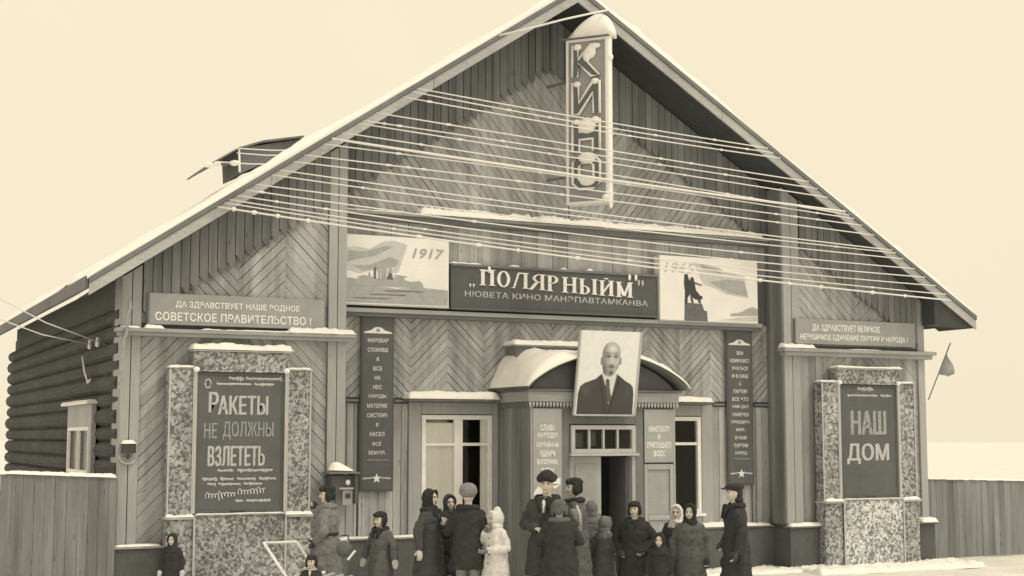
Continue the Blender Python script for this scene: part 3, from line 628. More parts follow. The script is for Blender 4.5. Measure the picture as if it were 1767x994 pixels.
IP = [(0, 0), (0, 1), (.24, 1), (.24, .35), (.76, 1), (1, 1), (1, 0), (.76, 0), (.76, .65), (.24, 0)]
koutline({'line': [IP], 'dark': [[(0, 0), (0, 1), (.24, 1), (.24, 0)], [(.76, 0), (.76, 1), (1, 1), (1, 0)], [(.24, 0), (.24, .35), (.76, 1), (.76, .65)]]}, zz(202), zz(147), 'И')
HP = [(0, 0), (0, 1), (.26, 1), (.26, .62), (.74, .62), (.74, 1), (1, 1), (1, 0), (.74, 0), (.74, .38), (.26, .38), (.26, 0)]
koutline({'line': [HP], 'dark': [[(0, 0), (0, 1), (.26, 1), (.26, 0)], [(.74, 0), (.74, 1), (1, 1), (1, 0)], [(.26, .38), (.26, .62), (.74, .62), (.74, .38)]]}, zz(266), zz(212), 'Н')
OP = [(.22, 0), (0, .18), (0, .82), (.22, 1), (.78, 1), (1, .82), (1, .18), (.78, 0)]; OI = [(.34, .2), (.24, .3), (.24, .7), (.34, .8), (.66, .8), (.76, .7), (.76, .3), (.66, .2)]
koutline({'line': [OP, OI], 'dark': [[OP[i], OP[(i+1) % 8], OI[(i+1) % 8], OI[i]] for i in range(8)]}, zz(330), zz(274), 'О')
for (u, z, rx, rz) in ((.20, zz(86), .075, .06), (.42, zz(96), .10, .12), (.50, zz(86), .10, .05), (.36, zz(103), .07, .10), (.19, zz(150), .07, .05), (.50, zz(147), .07, .055), (.36, zz(222), .15, .14), (.50, zz(214), .08, .07), (.18, zz(215), .06, .05), (.36, zz(277), .16, .10), (.36, zz(316), .14, .09)):
    kobj(MB().ball((u*KW/.72, -.01, z), (rx*KW/.72, .05, rz)), 'snow_lump', SNOW, True)
for z in (.5, KH-.7): MB().tube([Pa-kn*.1+Vector((0, 0, KZ0+z)), (kl[0]+.02, .02, KZ0+z+.05)], .025).build('bracket', METAL, K)
# --- name board
NB = thing('name_board', 'long dark board reading ПОЛЯРНЫЙ in pale serif capitals above the porch', 'sign')
bx('board', SIGN, NB, -2.31, 1.70, -.20, -.03, 4.50, 5.28, bevel=.008); bx('edge_strip', SIGN2, NB, -2.31, 1.70, -.235, -.201, 4.50, 4.545); bx('edge_strip', DARKT, NB, -2.31, 1.70, -.225, -.201, 5.235, 5.275)
for a, b in ((-2.3, -1.75), (-1.2, -1.0), (.3, .42), (-.2, -.1)): snow(a, b, -.2, -.04, 5.281, .035, NB)
def serif(parent, s, x0, x1, z0, z1, Y, m, drop=0.0):
    G = {'П': (1.0, [('v', .12), ('v', .72), ('h', .08, .92, .93)]), 'О': (.9, [('o', .45, .42)]), 'Л': (1.05, [('v', .76), ('d', .08, 0, .42, 1, .06), ('h', .40, .95, .97), ('s', -.04, .16)]),
         'Я': (.95, [('v', .70), ('bl', .70), ('d', .02, 0, .45, .48, .12)]), 'Р': (.9, [('v', .12), ('br', .30)]), 'Н': (1.05, [('v', .12), ('v', .76), ('h', .2, .85, .52)]),
         'Ы': (1.25, [('v', .10), ('bs', .28), ('v', .98)]), 'Й': (1.05, [('v', .12), ('v', .76), ('d', .22, .1, .84, .9, .07), ('h', .38, .66, 1.13)]), 'М': (1.2, [('v', .12), ('v', .92), ('d', .62, .08, .98, .98, .08), ('d', .18, .98, .62, .08, .12)])}
    tot = sum(G[c][0]+.14 for c in s); x = x0; k = 0; sc = (x1-x0)/tot; H = z1-z0
    for ci, c in enumerate(s):
        wd, st = G[c]; dz = -drop*(ci/len(s)); o = MB()
        X = lambda u: x+u*sc
        Z = lambda v: z0+dz+v*H
        def add(pts):
            nonlocal k; k += 1; o.prism([(X(a), Z(b)) for a, b in pts], Y-.02-.0007*(k % 9), Y)
        for q_ in st:
            if q_[0] == 'v': a = q_[1]; add([(a, 0), (a+.22, 0), (a+.22, 1), (a, 1)]); add([(a-.09, 0), (a+.31, 0), (a+.31, .05), (a-.09, .05)]); add([(a-.09, .95), (a+.31, .95), (a+.31, 1), (a-.09, 1)])
            elif q_[0] == 'h': add([(q_[1], q_[3]-.045), (q_[2], q_[3]-.045), (q_[2], q_[3]+.03), (q_[1], q_[3]+.03)])
            elif q_[0] == 's': add([(q_[1], 0), (q_[2], 0), (q_[2], .05), (q_[1], .05)])
            elif q_[0] == 'd': _, a, b, c2, d2, t = q_; add([(a-t, b), (a+t, b), (c2+t, d2), (c2-t, d2)])
            else:
                cx, cz, rx, rz, tx, tz, a0, a1 = {'o': (.45, .5, .43, .52, .20, .07, 0, 360), 'br': (.36, .75, .44, .26, .19, .05, -90, 90), 'bl': (.66, .74, .50, .27, .19, .05, 90, 270), 'bs': (.34, .27, .42, .28, .19, .05, -90, 90)}[q_[0]]
                n = 14; P = []
                for i in range(n+1):
                    t = R(a0+(a1-a0)*i/n); P.append(((cx+rx*math.cos(t), cz+rz*math.sin(t)), (cx+(rx-tx)*math.cos(t), cz+(rz-tz)*math.sin(t))))
                for i in range(n): add([P[i][0], P[i+1][0], P[i+1][1], P[i][1]])
                if q_[0] in ('br', 'bs'): e_ = cz+rz; add([(.2, e_-.05), (cx+.01, e_-.05), (cx+.01, e_), (.2, e_)]); f_ = cz-rz; add([(.2, f_), (cx+.01, f_), (cx+.01, f_+.05), (.2, f_+.05)])
        l_ = o.build('letter', m, parent); x += (wd+.14)*sc
serif(NB, 'ПОЛЯРНЫЙМ', -1.80, 1.22, 4.93, 5.20, -.20, LETTER, drop=.10)
text('НЮВЕТА КИНО МАНЭПАВТАМКАНВА', -2.06, 1.50, 4.70, 4.80, -.201, LETTER_W, NB, weight=.008, xf=lambda p: (p[0], p[1], p[2]+.03-.03*(p[0]+2.06)/3.5))
text(',,', -1.98, -1.88, 4.89, 4.95, -.201, LETTER, NB, 'quote_mark'); text('"', 1.30, 1.42, 5.06, 5.16, -.201, LETTER_W, NB, 'quote_mark')
for x in (-1.62, 1.12, 1.25): MB().ball((x, -.22, 5.2), (.03, .025, .06)).build('snow_lump', SNOW, NB, smooth=True)
# --- anniversary panels
def panel(name, label, x0, x1, z0, z1, Y):
    t = thing(name, label, 'sign panel'); bx('board', PALE, t, x0, x1, Y, -.04, z0, z1, bevel=.006)
    bx('frame', PALE2, t, x0-.015, x1+.015, Y-.006, -.05, z0-.02, z0-.002); U = lambda pts: [(x0+(x1-x0)*a, z0+(z1-z0)*b) for a, b in pts]; return t, U
pa, U = panel('anniversary_panel', 'pale picture panel marked 1917 with a warship under a flag, left of the name board', -4.24, -2.36, 4.53, 5.66, -.22)
inlay('flag_print', INKL, pa, U([(.04, .80), (.12, .83), (.25, .80), (.38, .92), (.48, .94), (.58, .90), (.60, .88), (.52, .48), (.40, .45), (.28, .50), (.16, .44), (.03, .50)]), -.2205)
inlay('flag_print', INKM, pa, U([(.06, .76), (.22, .76), (.40, .86), (.46, .84), (.30, .70), (.18, .66), (.05, .60)]), -.2232)
inlay('flag_print', INKM, pa, U([(.10, .55), (.26, .57), (.44, .70), (.52, .66), (.50, .56), (.34, .52), (.2, .48)]), -.2228)
inlay('sea_print', INKM, pa, U([(.0, .02), (.99, .02), (.99, .25), (.75, .27), (.5, .24), (.2, .28), (0, .26)]), -.2206)
inlay('ship_print', INKM, pa, U([(.0, .27), (.0, .34), (.06, .37), (.14, .36), (.16, .40), (.21, .42), (.24, .40), (.25, .48), (.27, .40), (.31, .39), (.33, .37), (.42, .38), (.45, .45), (.47, .40), (.56, .43), (.58, .37), (.64, .35), (.72, .37), (.75, .33), (.76, .26)]), -.2225)
for u in (.305, .345, .375, .400): inlay('funnel_print', INKD if u == .305 else INKM, pa, U([(u-.012, .37), (u+.008, .37), (u+.008, .54), (u-.012, .54)]), -.2245)
inlay('mast_print', INKM, pa, U([(.43, .42), (.46, .42), (.452, .56), (.447, .58), (.44, .56)]), -.2247); inlay('turret_print', INKD, pa, U([(.41, .37), (.47, .37), (.46, .46), (.43, .46)]), -.2252)
inlay('gun_print', INKM, pa, U([(.48, .43), (.60, .41), (.60, .425), (.48, .445)]), -.2253)
for i in range(7): z = .05+.03*i; inlay('wave_print', INKD if i % 2 else INKL, pa, U([(.05+.07*i, z), (.35+.08*i, z+.004), (.35+.08*i, z+.012), (.05+.07*i, z+.008)]), -.2251-.0004*i)
text('1917', -4.24+1.88*.65, -4.24+1.88*.955, 4.53+1.13*.70, 4.53+1.13*.85, -.2205, INKM, pa, 'year', weight=.02, font_shear=.25)
pb, U = panel('anniversary_panel', 'pale picture panel marked 1965 with a dark monument silhouette, right of the name board', 1.73, 3.84, 4.47, 5.63, -.25)
inlay('flag_print', INKL, pb, U([(.34, .93), (.60, .86), (.66, .80), (.86, .74), (.90, .40), (.68, .44), (.52, .55), (.44, .58), (.38, .78)]), -.2505)
inlay('flag_print', INKM, pb, U([(.50, .62), (.68, .68), (.86, .66), (.89, .42), (.70, .47), (.60, .54)]), -.2531); inlay('flag_print', INKM, pb, U([(.40, .90), (.60, .82), (.62, .76), (.44, .80)]), -.2529)
inlay('plinth_print', INKD, pb, U([(.24, .0), (.245, .28), (.42, .27), (.44, .17), (.47, .16), (.475, .0)]), -.2506)
inlay('figure_print', INK0, pb, U([(.245, .27), (.25, .45), (.24, .58), (.245, .72), (.275, .73), (.285, .66), (.30, .62), (.31, .68), (.335, .68), (.345, .60), (.36, .48), (.40, .40), (.425, .39), (.42, .34), (.36, .335), (.33, .36), (.30, .42), (.275, .36), (.272, .27)]), -.2533)
inlay('figure_print', INK0, pb, U([(.33, .59), (.42, .555), (.42, .57), (.33, .615)]), -.2553); inlay('figure_print', INK0, pb, U([(.30, .40), (.315, .28), (.335, .28), (.315, .40)]), -.2554); inlay('figure_print', INK0, pb, U([(.37, .37), (.39, .28), (.41, .28), (.39, .38)]), -.2555)
inlay('bush_print', INKM, pb, U([(.70, .10), (.72, .14), (.78, .15), (.84, .18), (.88, .22), (.94, .26), (.995, .23), (.995, .12), (.85, .11)]), -.2507); inlay('road_print', INKL, pb, U([(.6, .03), (.995, .03), (.995, .11), (.8, .08)]), -.2508)
text('1965', 1.73+2.11*.045, 1.73+2.11*.35, 4.47+1.16*.74, 4.47+1.16*.90, -.2505, INKL, pb, 'year', weight=.015, font_shear=.2)
# --- slogan boards on the bay cornices
def slogan(label, x0, x1, z0, z1, l1, l2):
    t = thing('slogan_board', label, 'sign'); bx('board', SIGN3, t, x0, x1, -.60, -.555, z0, z1, bevel=.005); bx('edge_strip', DARKT, t, x0-.03, x0-.003, -.61, -.555, z0, z1)
    for s, a, b, c, d in (l1, l2): text(s, a, b, c, d, -.6005, LETTER, t, weight=.02)
    return t
slogan('grey slogan board with two pale lines ending in ПРАВИТЕЛЬСТВО, over the left bay', -7.37, -4.64, 4.06, 4.53, ('ДА ЗДРАВСТВУЕТ НАШЕ РОДНОЕ', -6.98, -5.05, 4.31, 4.42), ('СОВЕТСКОЕ ПРАВИТЕЛЬСТВО !', -7.28, -4.86, 4.12, 4.25))
slogan('grey slogan board with two pale lines ending in НАРОДА, over the right bay', 4.43, 7.24, 4.10, 4.56, ('ДА ЗДРАВСТВУЕТ ВЕЛИКОЕ', 4.80, 6.38, 4.33, 4.47), ('НЕРУШИМОЕ ЕДИНЕНИЕ ПАРТИИ И НАРОДА !', 4.52, 7.05, 4.16, 4.285))
# --- tall narrow pledge boards
def pledge(label, x0, x1, rows, zt, step):
    t = thing('tall_banner', label, 'sign'); bx('board', SIGN, t, x0, x1, -.075, -.045, 1.51, 4.39, bevel=.004); bx('face', SIGN2, t, x0+.03, x1-.03, -.082, -.0755, 1.54, 4.36, bevel=.003); c = (x0+x1)/2
    inlay('crest', LETTER, t, [(c-.24, 4.07), (c+.24, 4.07), (c+.24, 4.09), (c+.12, 4.12), (c+.06, 4.165), (c, 4.175), (c-.06, 4.165), (c-.12, 4.12), (c-.24, 4.09)], -.0825); inlay('crest_centre', SIGN3, t, ell(c, 4.12, .035, .03, 10), -.087)
    for i, s in enumerate(rows):
        z = zt-i*step; wd = min(.42, .05*len(s)) if len(s) > 1 else .035; text(s, c-wd/2, c+wd/2, z, z+.068, -.0825, LETTER, t, weight=.005, th=.004)
    mb_ = MB(); z = zt-len(rows)*step+.06; script_line(c-.16, c+.2, z, .03, -.0825, LETTER_W, t, seed=int(abs(x0)*9), r=.004)
    star = [(c+math.sin(k*math.pi/5)*(.085 if k % 2 == 0 else .035), 1.72+math.cos(k*math.pi/5)*(.085 if k % 2 == 0 else .035)) for k in range(10)]
    sm = MB()
    for k in range(5): sm.prism([(c, 1.72), star[(2*k-1) % 10], star[2*k], star[(2*k+1) % 10]], -.0865-.0003*k, -.0825)
    sm.build('star', LETTER, t)
    for s_ in (-1, 1): inlay('rule', LETTER_W, t, [(c+s_*.07, 1.72), (c+s_*.24, 1.705), (c+s_*.24, 1.735), (c+s_*.07, 1.74)], -.0825)
pledge('tall narrow dark banner of stacked white words, between left bay and window', -3.84, -3.27, ['МИРОВАЯ', 'СЛОЖИВШ', 'И', 'ВСЕ', 'НА', 'НЕС', 'НАРОДЫ', 'МАТЕРИК', 'СИСТЕМУ', 'И', 'НАСЕЛ', 'ВСЁ', 'ЗЕМЛЯ,'], 3.92, .152)
pledge('tall narrow dark banner of stacked white words, between right window and right bay', 3.245, 3.82, ['ЗЕМ', 'КОММУНИСТ', 'УЧАТЬСЯ', 'И В НАШ', 'Д', 'ПАРТИЯ', 'ВСЕ ЧТО', 'НАМ ДАЛ', 'НАМЕЧЕН', 'ПРАВДИТЬ', 'МИР,', 'И НАМ', 'ПАРТИИ', 'НАРОД'], 3.89, .141)
# --- porch placards
def placard(label, x0, x1, z0, z1, rows):
    t = thing('placard', label, 'sign'); bx('board', PLAC, t, x0, x1, -1.222, -1.20, z0, z1, bevel=.003)
    for s, wd, z in rows: c = (x0+x1)/2; text(s, c-wd/2, c+wd/2, z, z+.10, -1.2225, PALE, t, weight=.03, th=.003)
    return t
pl = placard('light placard of six white lines on the porch, left of the door', -1.295, -.77, 1.32, 2.85, [('СЛАВА', .27, 2.49), ('НАРОДУ!', .36, 2.36), ('ПАРТИЙНЫМ', .40, 2.22), ('РЕШЕНИЯМ', .28, 2.07), ('ВЫПОЛНИМ,', .38, 1.93), ('ВСЕМ', .22, 1.79)])
inlay('flourish', PALE, pl, [(-1.2, 1.58), (-.95, 1.70), (-.80, 1.72), (-.80, 1.62), (-.9, 1.55), (-1.1, 1.64)], -1.2225)
MB().prism([(-1.29, 1.43), (-1.14, 1.46), (-1.12, 1.57), (-1.2, 1.60), (-1.28, 1.50)], -1.2256, -1.2225).build('flourish', PALE, pl)
placard('light placard of four white lines on the porch, right of the transom', .80, 1.37, 1.96, 2.85, [('КИНОТЕАТР', .40, 2.47), ('И', .04, 2.34), ('ПРИГЛАШАЕТ!', .47, 2.20), ('ВСЕХ', .22, 2.06)])
# --- portrait board above the door, leaning forward
PT = thing('portrait_board', 'large portrait board of a bald bearded man in dark suit above the door', 'portrait sign')
px0, px1, pz0, pz1 = -.61, .545, 2.74, 4.14
def pf(p): k = (p[2]-pz0)/(pz1-pz0); return (p[0], -1.33-.26*k+p[1], pz0+(p[2]-pz0)*.985)
def pin(name, m, pts, Y, U=lambda a, b: (px0+(px1-px0)*a, pz0+(pz1-pz0)*b)): return inlay(name, m, PT, [U(a, b) for a, b in pts], Y, th=.003, xf=pf)
o = MB().box(px0, px1, 0, .03, pz0, pz1); o.v = [pf(p) for p in o.v]; o.build('board', PALE, PT, bevel=.003)
o = MB().box(px0-.012, px0+.02, -.015, .032, pz0, pz1).box(px1-.02, px1+.012, -.015, .032, pz0, pz1).box(px0+.02, px1-.02, -.015, .032, pz0-.01, pz0+.02); o.v = [pf(p) for p in o.v]; o.build('frame', PALE2, PT)
PRINT = mat('portrait_print', (.96, 1, 1.02), attr=True, var=.06, scale=9, fine=120, bump=.04)
def inpoly(a, b, P):
    c = False; j = len(P)-1
    for i in range(len(P)):
        if (P[i][1] > b) != (P[j][1] > b) and a < (P[j][0]-P[i][0])*(b-P[i][1])/(P[j][1]-P[i][1])+P[i][0]: c = not c
        j = i
    return c
suit = [(.02, .0), (.025, .26), (.05, .335), (.12, .375), (.30, .425), (.40, .49), (.50, .30), (.55, .12), (.60, .25), (.655, .49), (.80, .41), (.90, .37), (.945, .33), (.965, .25), (.975, .0)]
shirt = [(.385, .50), (.40, .49), (.50, .28), (.56, .14), (.62, .28), (.66, .50)]; tie = [(.47, .41), (.50, .435), (.54, .41), (.545, .34), (.59, .20), (.555, .13), (.51, .22), (.485, .32)]
head = [(.385, .66), (.38, .74), (.395, .80), (.43, .845), (.50, .872), (.57, .870), (.63, .845), (.67, .80), (.69, .74), (.69, .68), (.68, .60), (.66, .55), (.61, .49), (.54, .452), (.47, .46), (.42, .50), (.395, .57)]
ears = [[(.39, .69), (.36, .68), (.357, .62), (.375, .59), (.40, .60)], [(.685, .69), (.71, .68), (.71, .62), (.695, .595), (.675, .60)]]
def gs(a, b, ca, cb, ra, rb): return math.exp(-((a-ca)/ra)**2-((b-cb)/rb)**2)
def tone(a, b):
    if inpoly(a, b, head):
        v = .50-.26*max(0, min(1, (.50-a)/.11))+.24*gs(a, b, .55, .79, .08, .05)+.10*gs(a, b, .63, .63, .04, .05)+.24*gs(a, b, .553, .655, .016, .045)
        v -= .34*gs(a, b, .487, .700, .042, .020)+.34*gs(a, b, .615, .700, .040, .020)+.24*gs(a, b, .487, .738, .055, .012)+.22*gs(a, b, .612, .738, .055, .012)+.26*gs(a, b, .548, .600, .032, .012)
        v -= .40*gs(a, b, .55, .574, .060, .016)+.38*gs(a, b, .548, .500, .046, .040)+.20*gs(a, b, .44, .52, .06, .08)+.16*gs(a, b, .68, .57, .04, .08)+.10*gs(a, b, .66, .83, .04, .04)
        v -= .22*gs(a, b, .492, .697, .012, .009)+.22*gs(a, b, .612, .697, .012, .009)
        return max(.10, v)
    for e_ in ears:
        if inpoly(a, b, e_): return .26
    if inpoly(a, b, tie): return .12+.05*(math.sin((a+b)*150) > .6)
    if inpoly(a, b, suit): return .085+.03*gs(a, b, .16, .30, .08, .08)+.02*gs(a, b, .85, .25, .06, .1)-.03*gs(a, b, .38+(.42-b)*.3, b, .012, 1)-.03*gs(a, b, .70-(.42-b)*.35, b, .012, 1)
    if inpoly(a, b, shirt): return .74
    return .86
GA, GB = 88, 112; V = []; F = []; T = []
for j in range(GB+1):
    for i in range(GA+1): V.append(pf((px0+.02+(px1-px0-.04)*i/GA, -.002, pz0+.02+(pz1-pz0-.022)*j/GB)))
for j in range(GB):
    for i in range(GA): c = j*(GA+1)+i; F.append((c, c+1, c+GA+2, c+GA+1)); T.append(sum(tone((i+dx)/GA, (j+dy)/GB) for dx in (.25, .75) for dy in (.25, .75))/4)
me = bpy.data.meshes.new('portrait_print'); me.from_pydata(V, [], F); me.materials.append(PRINT); ul = me.uv_layers.new(name='UVMap')
ul.data.foreach_set('uv', [c for l in me.loops for c in (V[l.vertex_index][0], V[l.vertex_index][2])]); at_ = me.attributes.new('tone', 'FLOAT', 'FACE'); at_.data.foreach_set('value', T); link(bpy.data.objects.new('portrait_print', me), PT)
for x in (-.3, .25): MB().tube([(x, -1.25, 3.0), (x, -1.33, 3.0)], .02).build('strut', METAL, PT)

# ================================================================== POSTER STANDS
def stand(label, cx, hw, fw, z_flank, zh, base_m, poster_label, right):
    """mosaic-faced display stand: central field with poster, two flanks, header"""
    t = thing('poster_stand', label, 'poster stand'); X0, X1 = cx-hw, cx+hw; Y = -.70
    bx('base', base_m, t, X0-.005, X1+.005, -.86, -.56, 0, 1.225, bevel=.008)
    for s, a, b in ((0, X0-fw, X0-.045), (1, X1+.045, X1+fw)):
        bx('flank', MOSAIC, t, a, b, -.78, -.56, 1.22, z_flank, bevel=.006); bx('flank_base', MOSAIC, t, a-.01, b+.01, -.83, -.56, 0, 1.18, bevel=.008)
        bx('ledge', PALE2, t, a-.03, b+.03, -.88, -.56, 1.182, 1.218); bx('ledge', PALE2, t, a-.02, b+.02, -.80, -.56, z_flank+.002, z_flank+.022)
        snow(a-.03, b+.03, -.89, -.785, 1.219, .05, t, amp=.6); snow(a-.02, b+.02, -.80, -.58, z_flank+.022, .03, t)
        for q_ in ((a-.006, a+.02), (b-.02, b+.006)): bx('edging', PALE2, t, q_[0], q_[1], -.795, -.782, 1.24, z_flank-.01, bevel=.002)
    bx('header', MOSAIC, t, X0-.05, X1+.06, -.80, -.56, 3.36, zh, bevel=.006); bx('header_ledge', PALE2, t, X0-.08, X1+.09, -.84, -.56, zh+.002, zh+.03)
    snow(X0-.10, X1+.11, -.86, -.56, zh+.031, .085 if not right else .035, t, amp=.45)
    for x in (X0-.025, X1+.025): bx('edging', PALE2, t, x-.018, x+.018, -.80, -.70, 1.26, 3.35, bevel=.003); bx('edging', PALE2, t, x-.018, x+.018, -.875, -.862, .02, 1.2, bevel=.003); MB().ball((x, -.80, 3.39), (.05, .05, .045)).build('snow_lump', SNOW, t, smooth=True)
    bx('sill', PALE2, t, X0-.01, X1+.01, -.88, -.70, 1.228, 1.25); snow(X0, X1, -.885, -.775, 1.25, .012, t)
    p = thing('film_poster', poster_label, 'film poster'); bx('board', SIGN, p, X0+.0, X1-.0, -.75, -.705, 1.265, 3.35, bevel=.004)
    for c in ((X0, X0+.035, 1.30, 3.315), (X1-.035, X1, 1.30, 3.315)): bx('poster_frame', SIGN2, p, c[0], c[1], -.765, -.751, c[2], c[3], bevel=.003)
    bx('poster_frame', SIGN2, p, X0, X1, -.766, -.751, 3.317, 3.35, bevel=.003); bx('poster_frame', SIGN2, p, X0, X1, -.766, -.751, 1.265, 1.298, bevel=.003)
    bx('sheet', SIGN2, p, X0+.036, X1-.036, -.756, -.751, 1.30, 3.315, bevel=0); return p, X0, X1
mL, xl0, xl1 = stand('mosaic poster stand with thick snow cap on the left bay', -5.995, .67, .42, 3.40, 3.66, MOSAIC, 'dark film poster reading РАКЕТЫ НЕ ДОЛЖНЫ ВЗЛЕТЕТЬ on the left stand', False)
Yp = -.7562
def uvp(a, b): return (xl0+(xl1-xl0)*a, 1.265+2.085*b)
def ptext(s, a0, a1, b0, b1, m, p, U_=uvp, wgt=.01): q0 = U_(a0, b0); q1 = U_(a1, b1); text(s, q0[0], q1[0], q0[1], q1[1], Yp, m, p, weight=0.0, th=.003, bold=wgt)
ptext('Р', .14, .24, .715, .86, LETTER_W, mL, wgt=.009); ptext('АКЕТЫ', .245, .81, .70, .835, LETTER_W, mL, wgt=.009)
ptext('НЕ', .09, .23, .53, .64, LETTER_W2, mL, wgt=.003); ptext('ДОЛЖНЫ', .30, .88, .52, .65, LETTER_W2, mL, wgt=.003); ptext('ВЗЛЕТЕТЬ', .14, .78, .33, .475, LETTER_W, mL, wgt=.009)
for (a, b, z, h, sd_, gp) in ((.36, .97, .945, .04, 1, ((.28, .32),)), (.22, .88, .908, .03, 2, ((.60, .66),)), (.25, .88, .285, .035, 3, ((.28, .36),)), (.08, .92, .225, .035, 4, ((.2, .24), (.42, .47), (.72, .77))), (.14, .76, .19, .032, 5, ((.15, .2), (.6, .66))), (.46, .86, .07, .03, 6, ((.2, .3),))):
    p0 = uvp(a, z); p1 = uvp(b, z); script_line(p0[0], p1[0], p0[1], h*2.0, Yp, LETTER, mL, sd_, gaps=gp)
p0 = uvp(.12, .085); p1 = uvp(.80, .085); script_line(p0[0], p1[0], p0[1], .16, Yp, LETTER, mL, 11, slope=.10, gaps=((.5, .54),), r=.007)
c0 = uvp(.12, .92); MB().tube([(c0[0]+.045*math.cos(t*.5), Yp-.004, c0[1]+.065*math.sin(t*.5)) for t in range(13)], .007, 4).build('flourish', LETTER, mL)
ds = uvp(.48, .012); bx('slot', INK0, mL, ds[0]-.11, ds[0]+.11, -.776, -.767, 1.275, 1.295)
mR, xr0, xr1 = stand('mosaic poster stand with thin snow line on the right bay', 5.93, .665, .42, 3.38, 3.63, MOSAIC_P, 'dark film poster reading НАШ ДОМ on the right stand', True)
U2 = lambda a, b: (xr0+(xr1-xr0)*a, 1.265+2.085*b)
ptext('НАШ', .20, .80, .56, .77, LETTER_W2, mR, U2, .018); ptext('ДОМ', .12, .84, .30, .48, LETTER_W, mR, U2, .013)
q0 = U2(.32, .945); q1 = U2(.6, .945); script_line(q0[0], q1[0], q0[1], .10, Yp, LETTER, mR, 21, r=.008)
q0 = U2(.14, .895); q1 = U2(.92, .895); script_line(q0[0], q1[0], q0[1], .06, Yp, LETTER, mR, 22, gaps=((.68, .74),))
bx('slot', INK0, mR, 5.83, 6.05, -.776, -.767, 1.275, 1.295)

# ================================================================== SMALL THINGS
ph = thing('wall_telephone', 'dark wall box under a pointed snow cap on the left bay pilaster', 'wall box')
bx('housing', SIGN, ph, -4.58, -4.20, -.86, -.56, 1.50, 1.80, bevel=.01); bx('hood_side', SIGN, ph, -4.22, -4.17, -.92, -.56, 1.36, 1.82, bevel=.006); bx('face_plate', SIGN3, ph, -4.40, -4.24, -.875, -.861, 1.34, 1.58, bevel=.004)
bx('roof', DARKT, ph, -4.64, -4.15, -.95, -.56, 1.82, 1.85); bx('shelf', PALE2, ph, -4.46, -4.23, -.90, -.876, 1.585, 1.61, bevel=.003)
MB().ball((-4.32, -.875, 1.69), (.04, .02, .045)).build('dial', PALE, ph, smooth=True); bx('coin_box', INK0, ph, -4.36, -4.28, -.89, -.876, 1.45, 1.52, bevel=.003)
o = MB().loft([[(-4.64, -.95, 1.851), (-4.15, -.95, 1.851), (-4.15, -.57, 1.851), (-4.64, -.57, 1.851)], [(-4.62, -.93, 1.89), (-4.17, -.93, 1.87), (-4.17, -.58, 1.87), (-4.62, -.58, 1.90)], [(-4.56, -.86, 1.98), (-4.33, -.86, 1.95), (-4.33, -.6, 1.95), (-4.56, -.6, 1.98)], [(-4.50, -.80, 2.01), (-4.42, -.80, 2.0), (-4.42, -.66, 2.0), (-4.50, -.66, 2.01)]])
s_ = o.build('snow_cap', SNOW, ph); sm = s_.modifiers.new('sub', 'SUBSURF'); sm.levels = sm.render_levels = 2
hl = thing('house_lamp', 'small dark lamp box with snow on top and round plate on the left corner', 'wall lamp')
bx('lamp_box', INK0, hl, -7.72, -7.53, -.70, -.56, 2.15, 2.29, bevel=.006); snow(-7.73, -7.52, -.71, -.56, 2.29, .05, hl)
MB().tube([(-7.625+.12*math.cos(R(a)), -.60, 2.10+.10*math.sin(R(a))) for a in range(170, 371, 12)], .016, 6).build('plate_rim', PALE2, hl, smooth=True); inlay('number_plate', SIGN3, hl, ell(-7.625, 2.10, .105, .09, 20, 180, 360), -.575, th=.01)
MB().ball((-7.625, -.60, 2.09), (.03, .02, .03)).build('bolt', SIGN, hl)
fs = thing('furled_flag', 'thin pole with furled flag leaning on the left bay corner', 'flag')
a = A(224, 520, -.75); b = A(204, 672, -.75); MB().tube([(b[0], -.75, b[1]), (a[0], -.75, a[1])], .012).build('pole', TRIM_L, fs)
o = MB(); pts = []
for i in range(14): u = i/13; pts.append((a[0]+(b[0]-a[0])*u*.95+.02*math.sin(i*1.7), -.75, a[1]+(b[1]-a[1])*u*.95))
o.tube(pts, .030, 8, .014); o.build('cloth', SIGN3, fs, smooth=True)
fg = thing('small_flag', 'dark flag on a slanted pole beside the right corner', 'flag')
a = A(1602, 690, -.6); b = A(1640, 592, -.6); MB().tube([(a[0], -.6, a[1]), (b[0], -.6, b[1])], .012).build('pole', METAL, fg)
o = MB(); p0, p1 = A(1634, 607, -.6), A(1622, 645, -.6)
for i in range(9):
    u = i/8; o.v += [(p0[0]+.16*u, -.6+.04*math.sin(u*6), p0[1]-.42*u**1.3), (p1[0]+.20*u, -.58+.04*math.sin(u*6+.5), p1[1]-.05*u)]
for i in range(8): o.f.append((2*i, 2*i+2, 2*i+3, 2*i+1))
f_ = o.build('cloth', SIGN3, fg, smooth=True); sm = f_.modifiers.new('solid', 'SOLIDIFY'); sm.thickness = .006
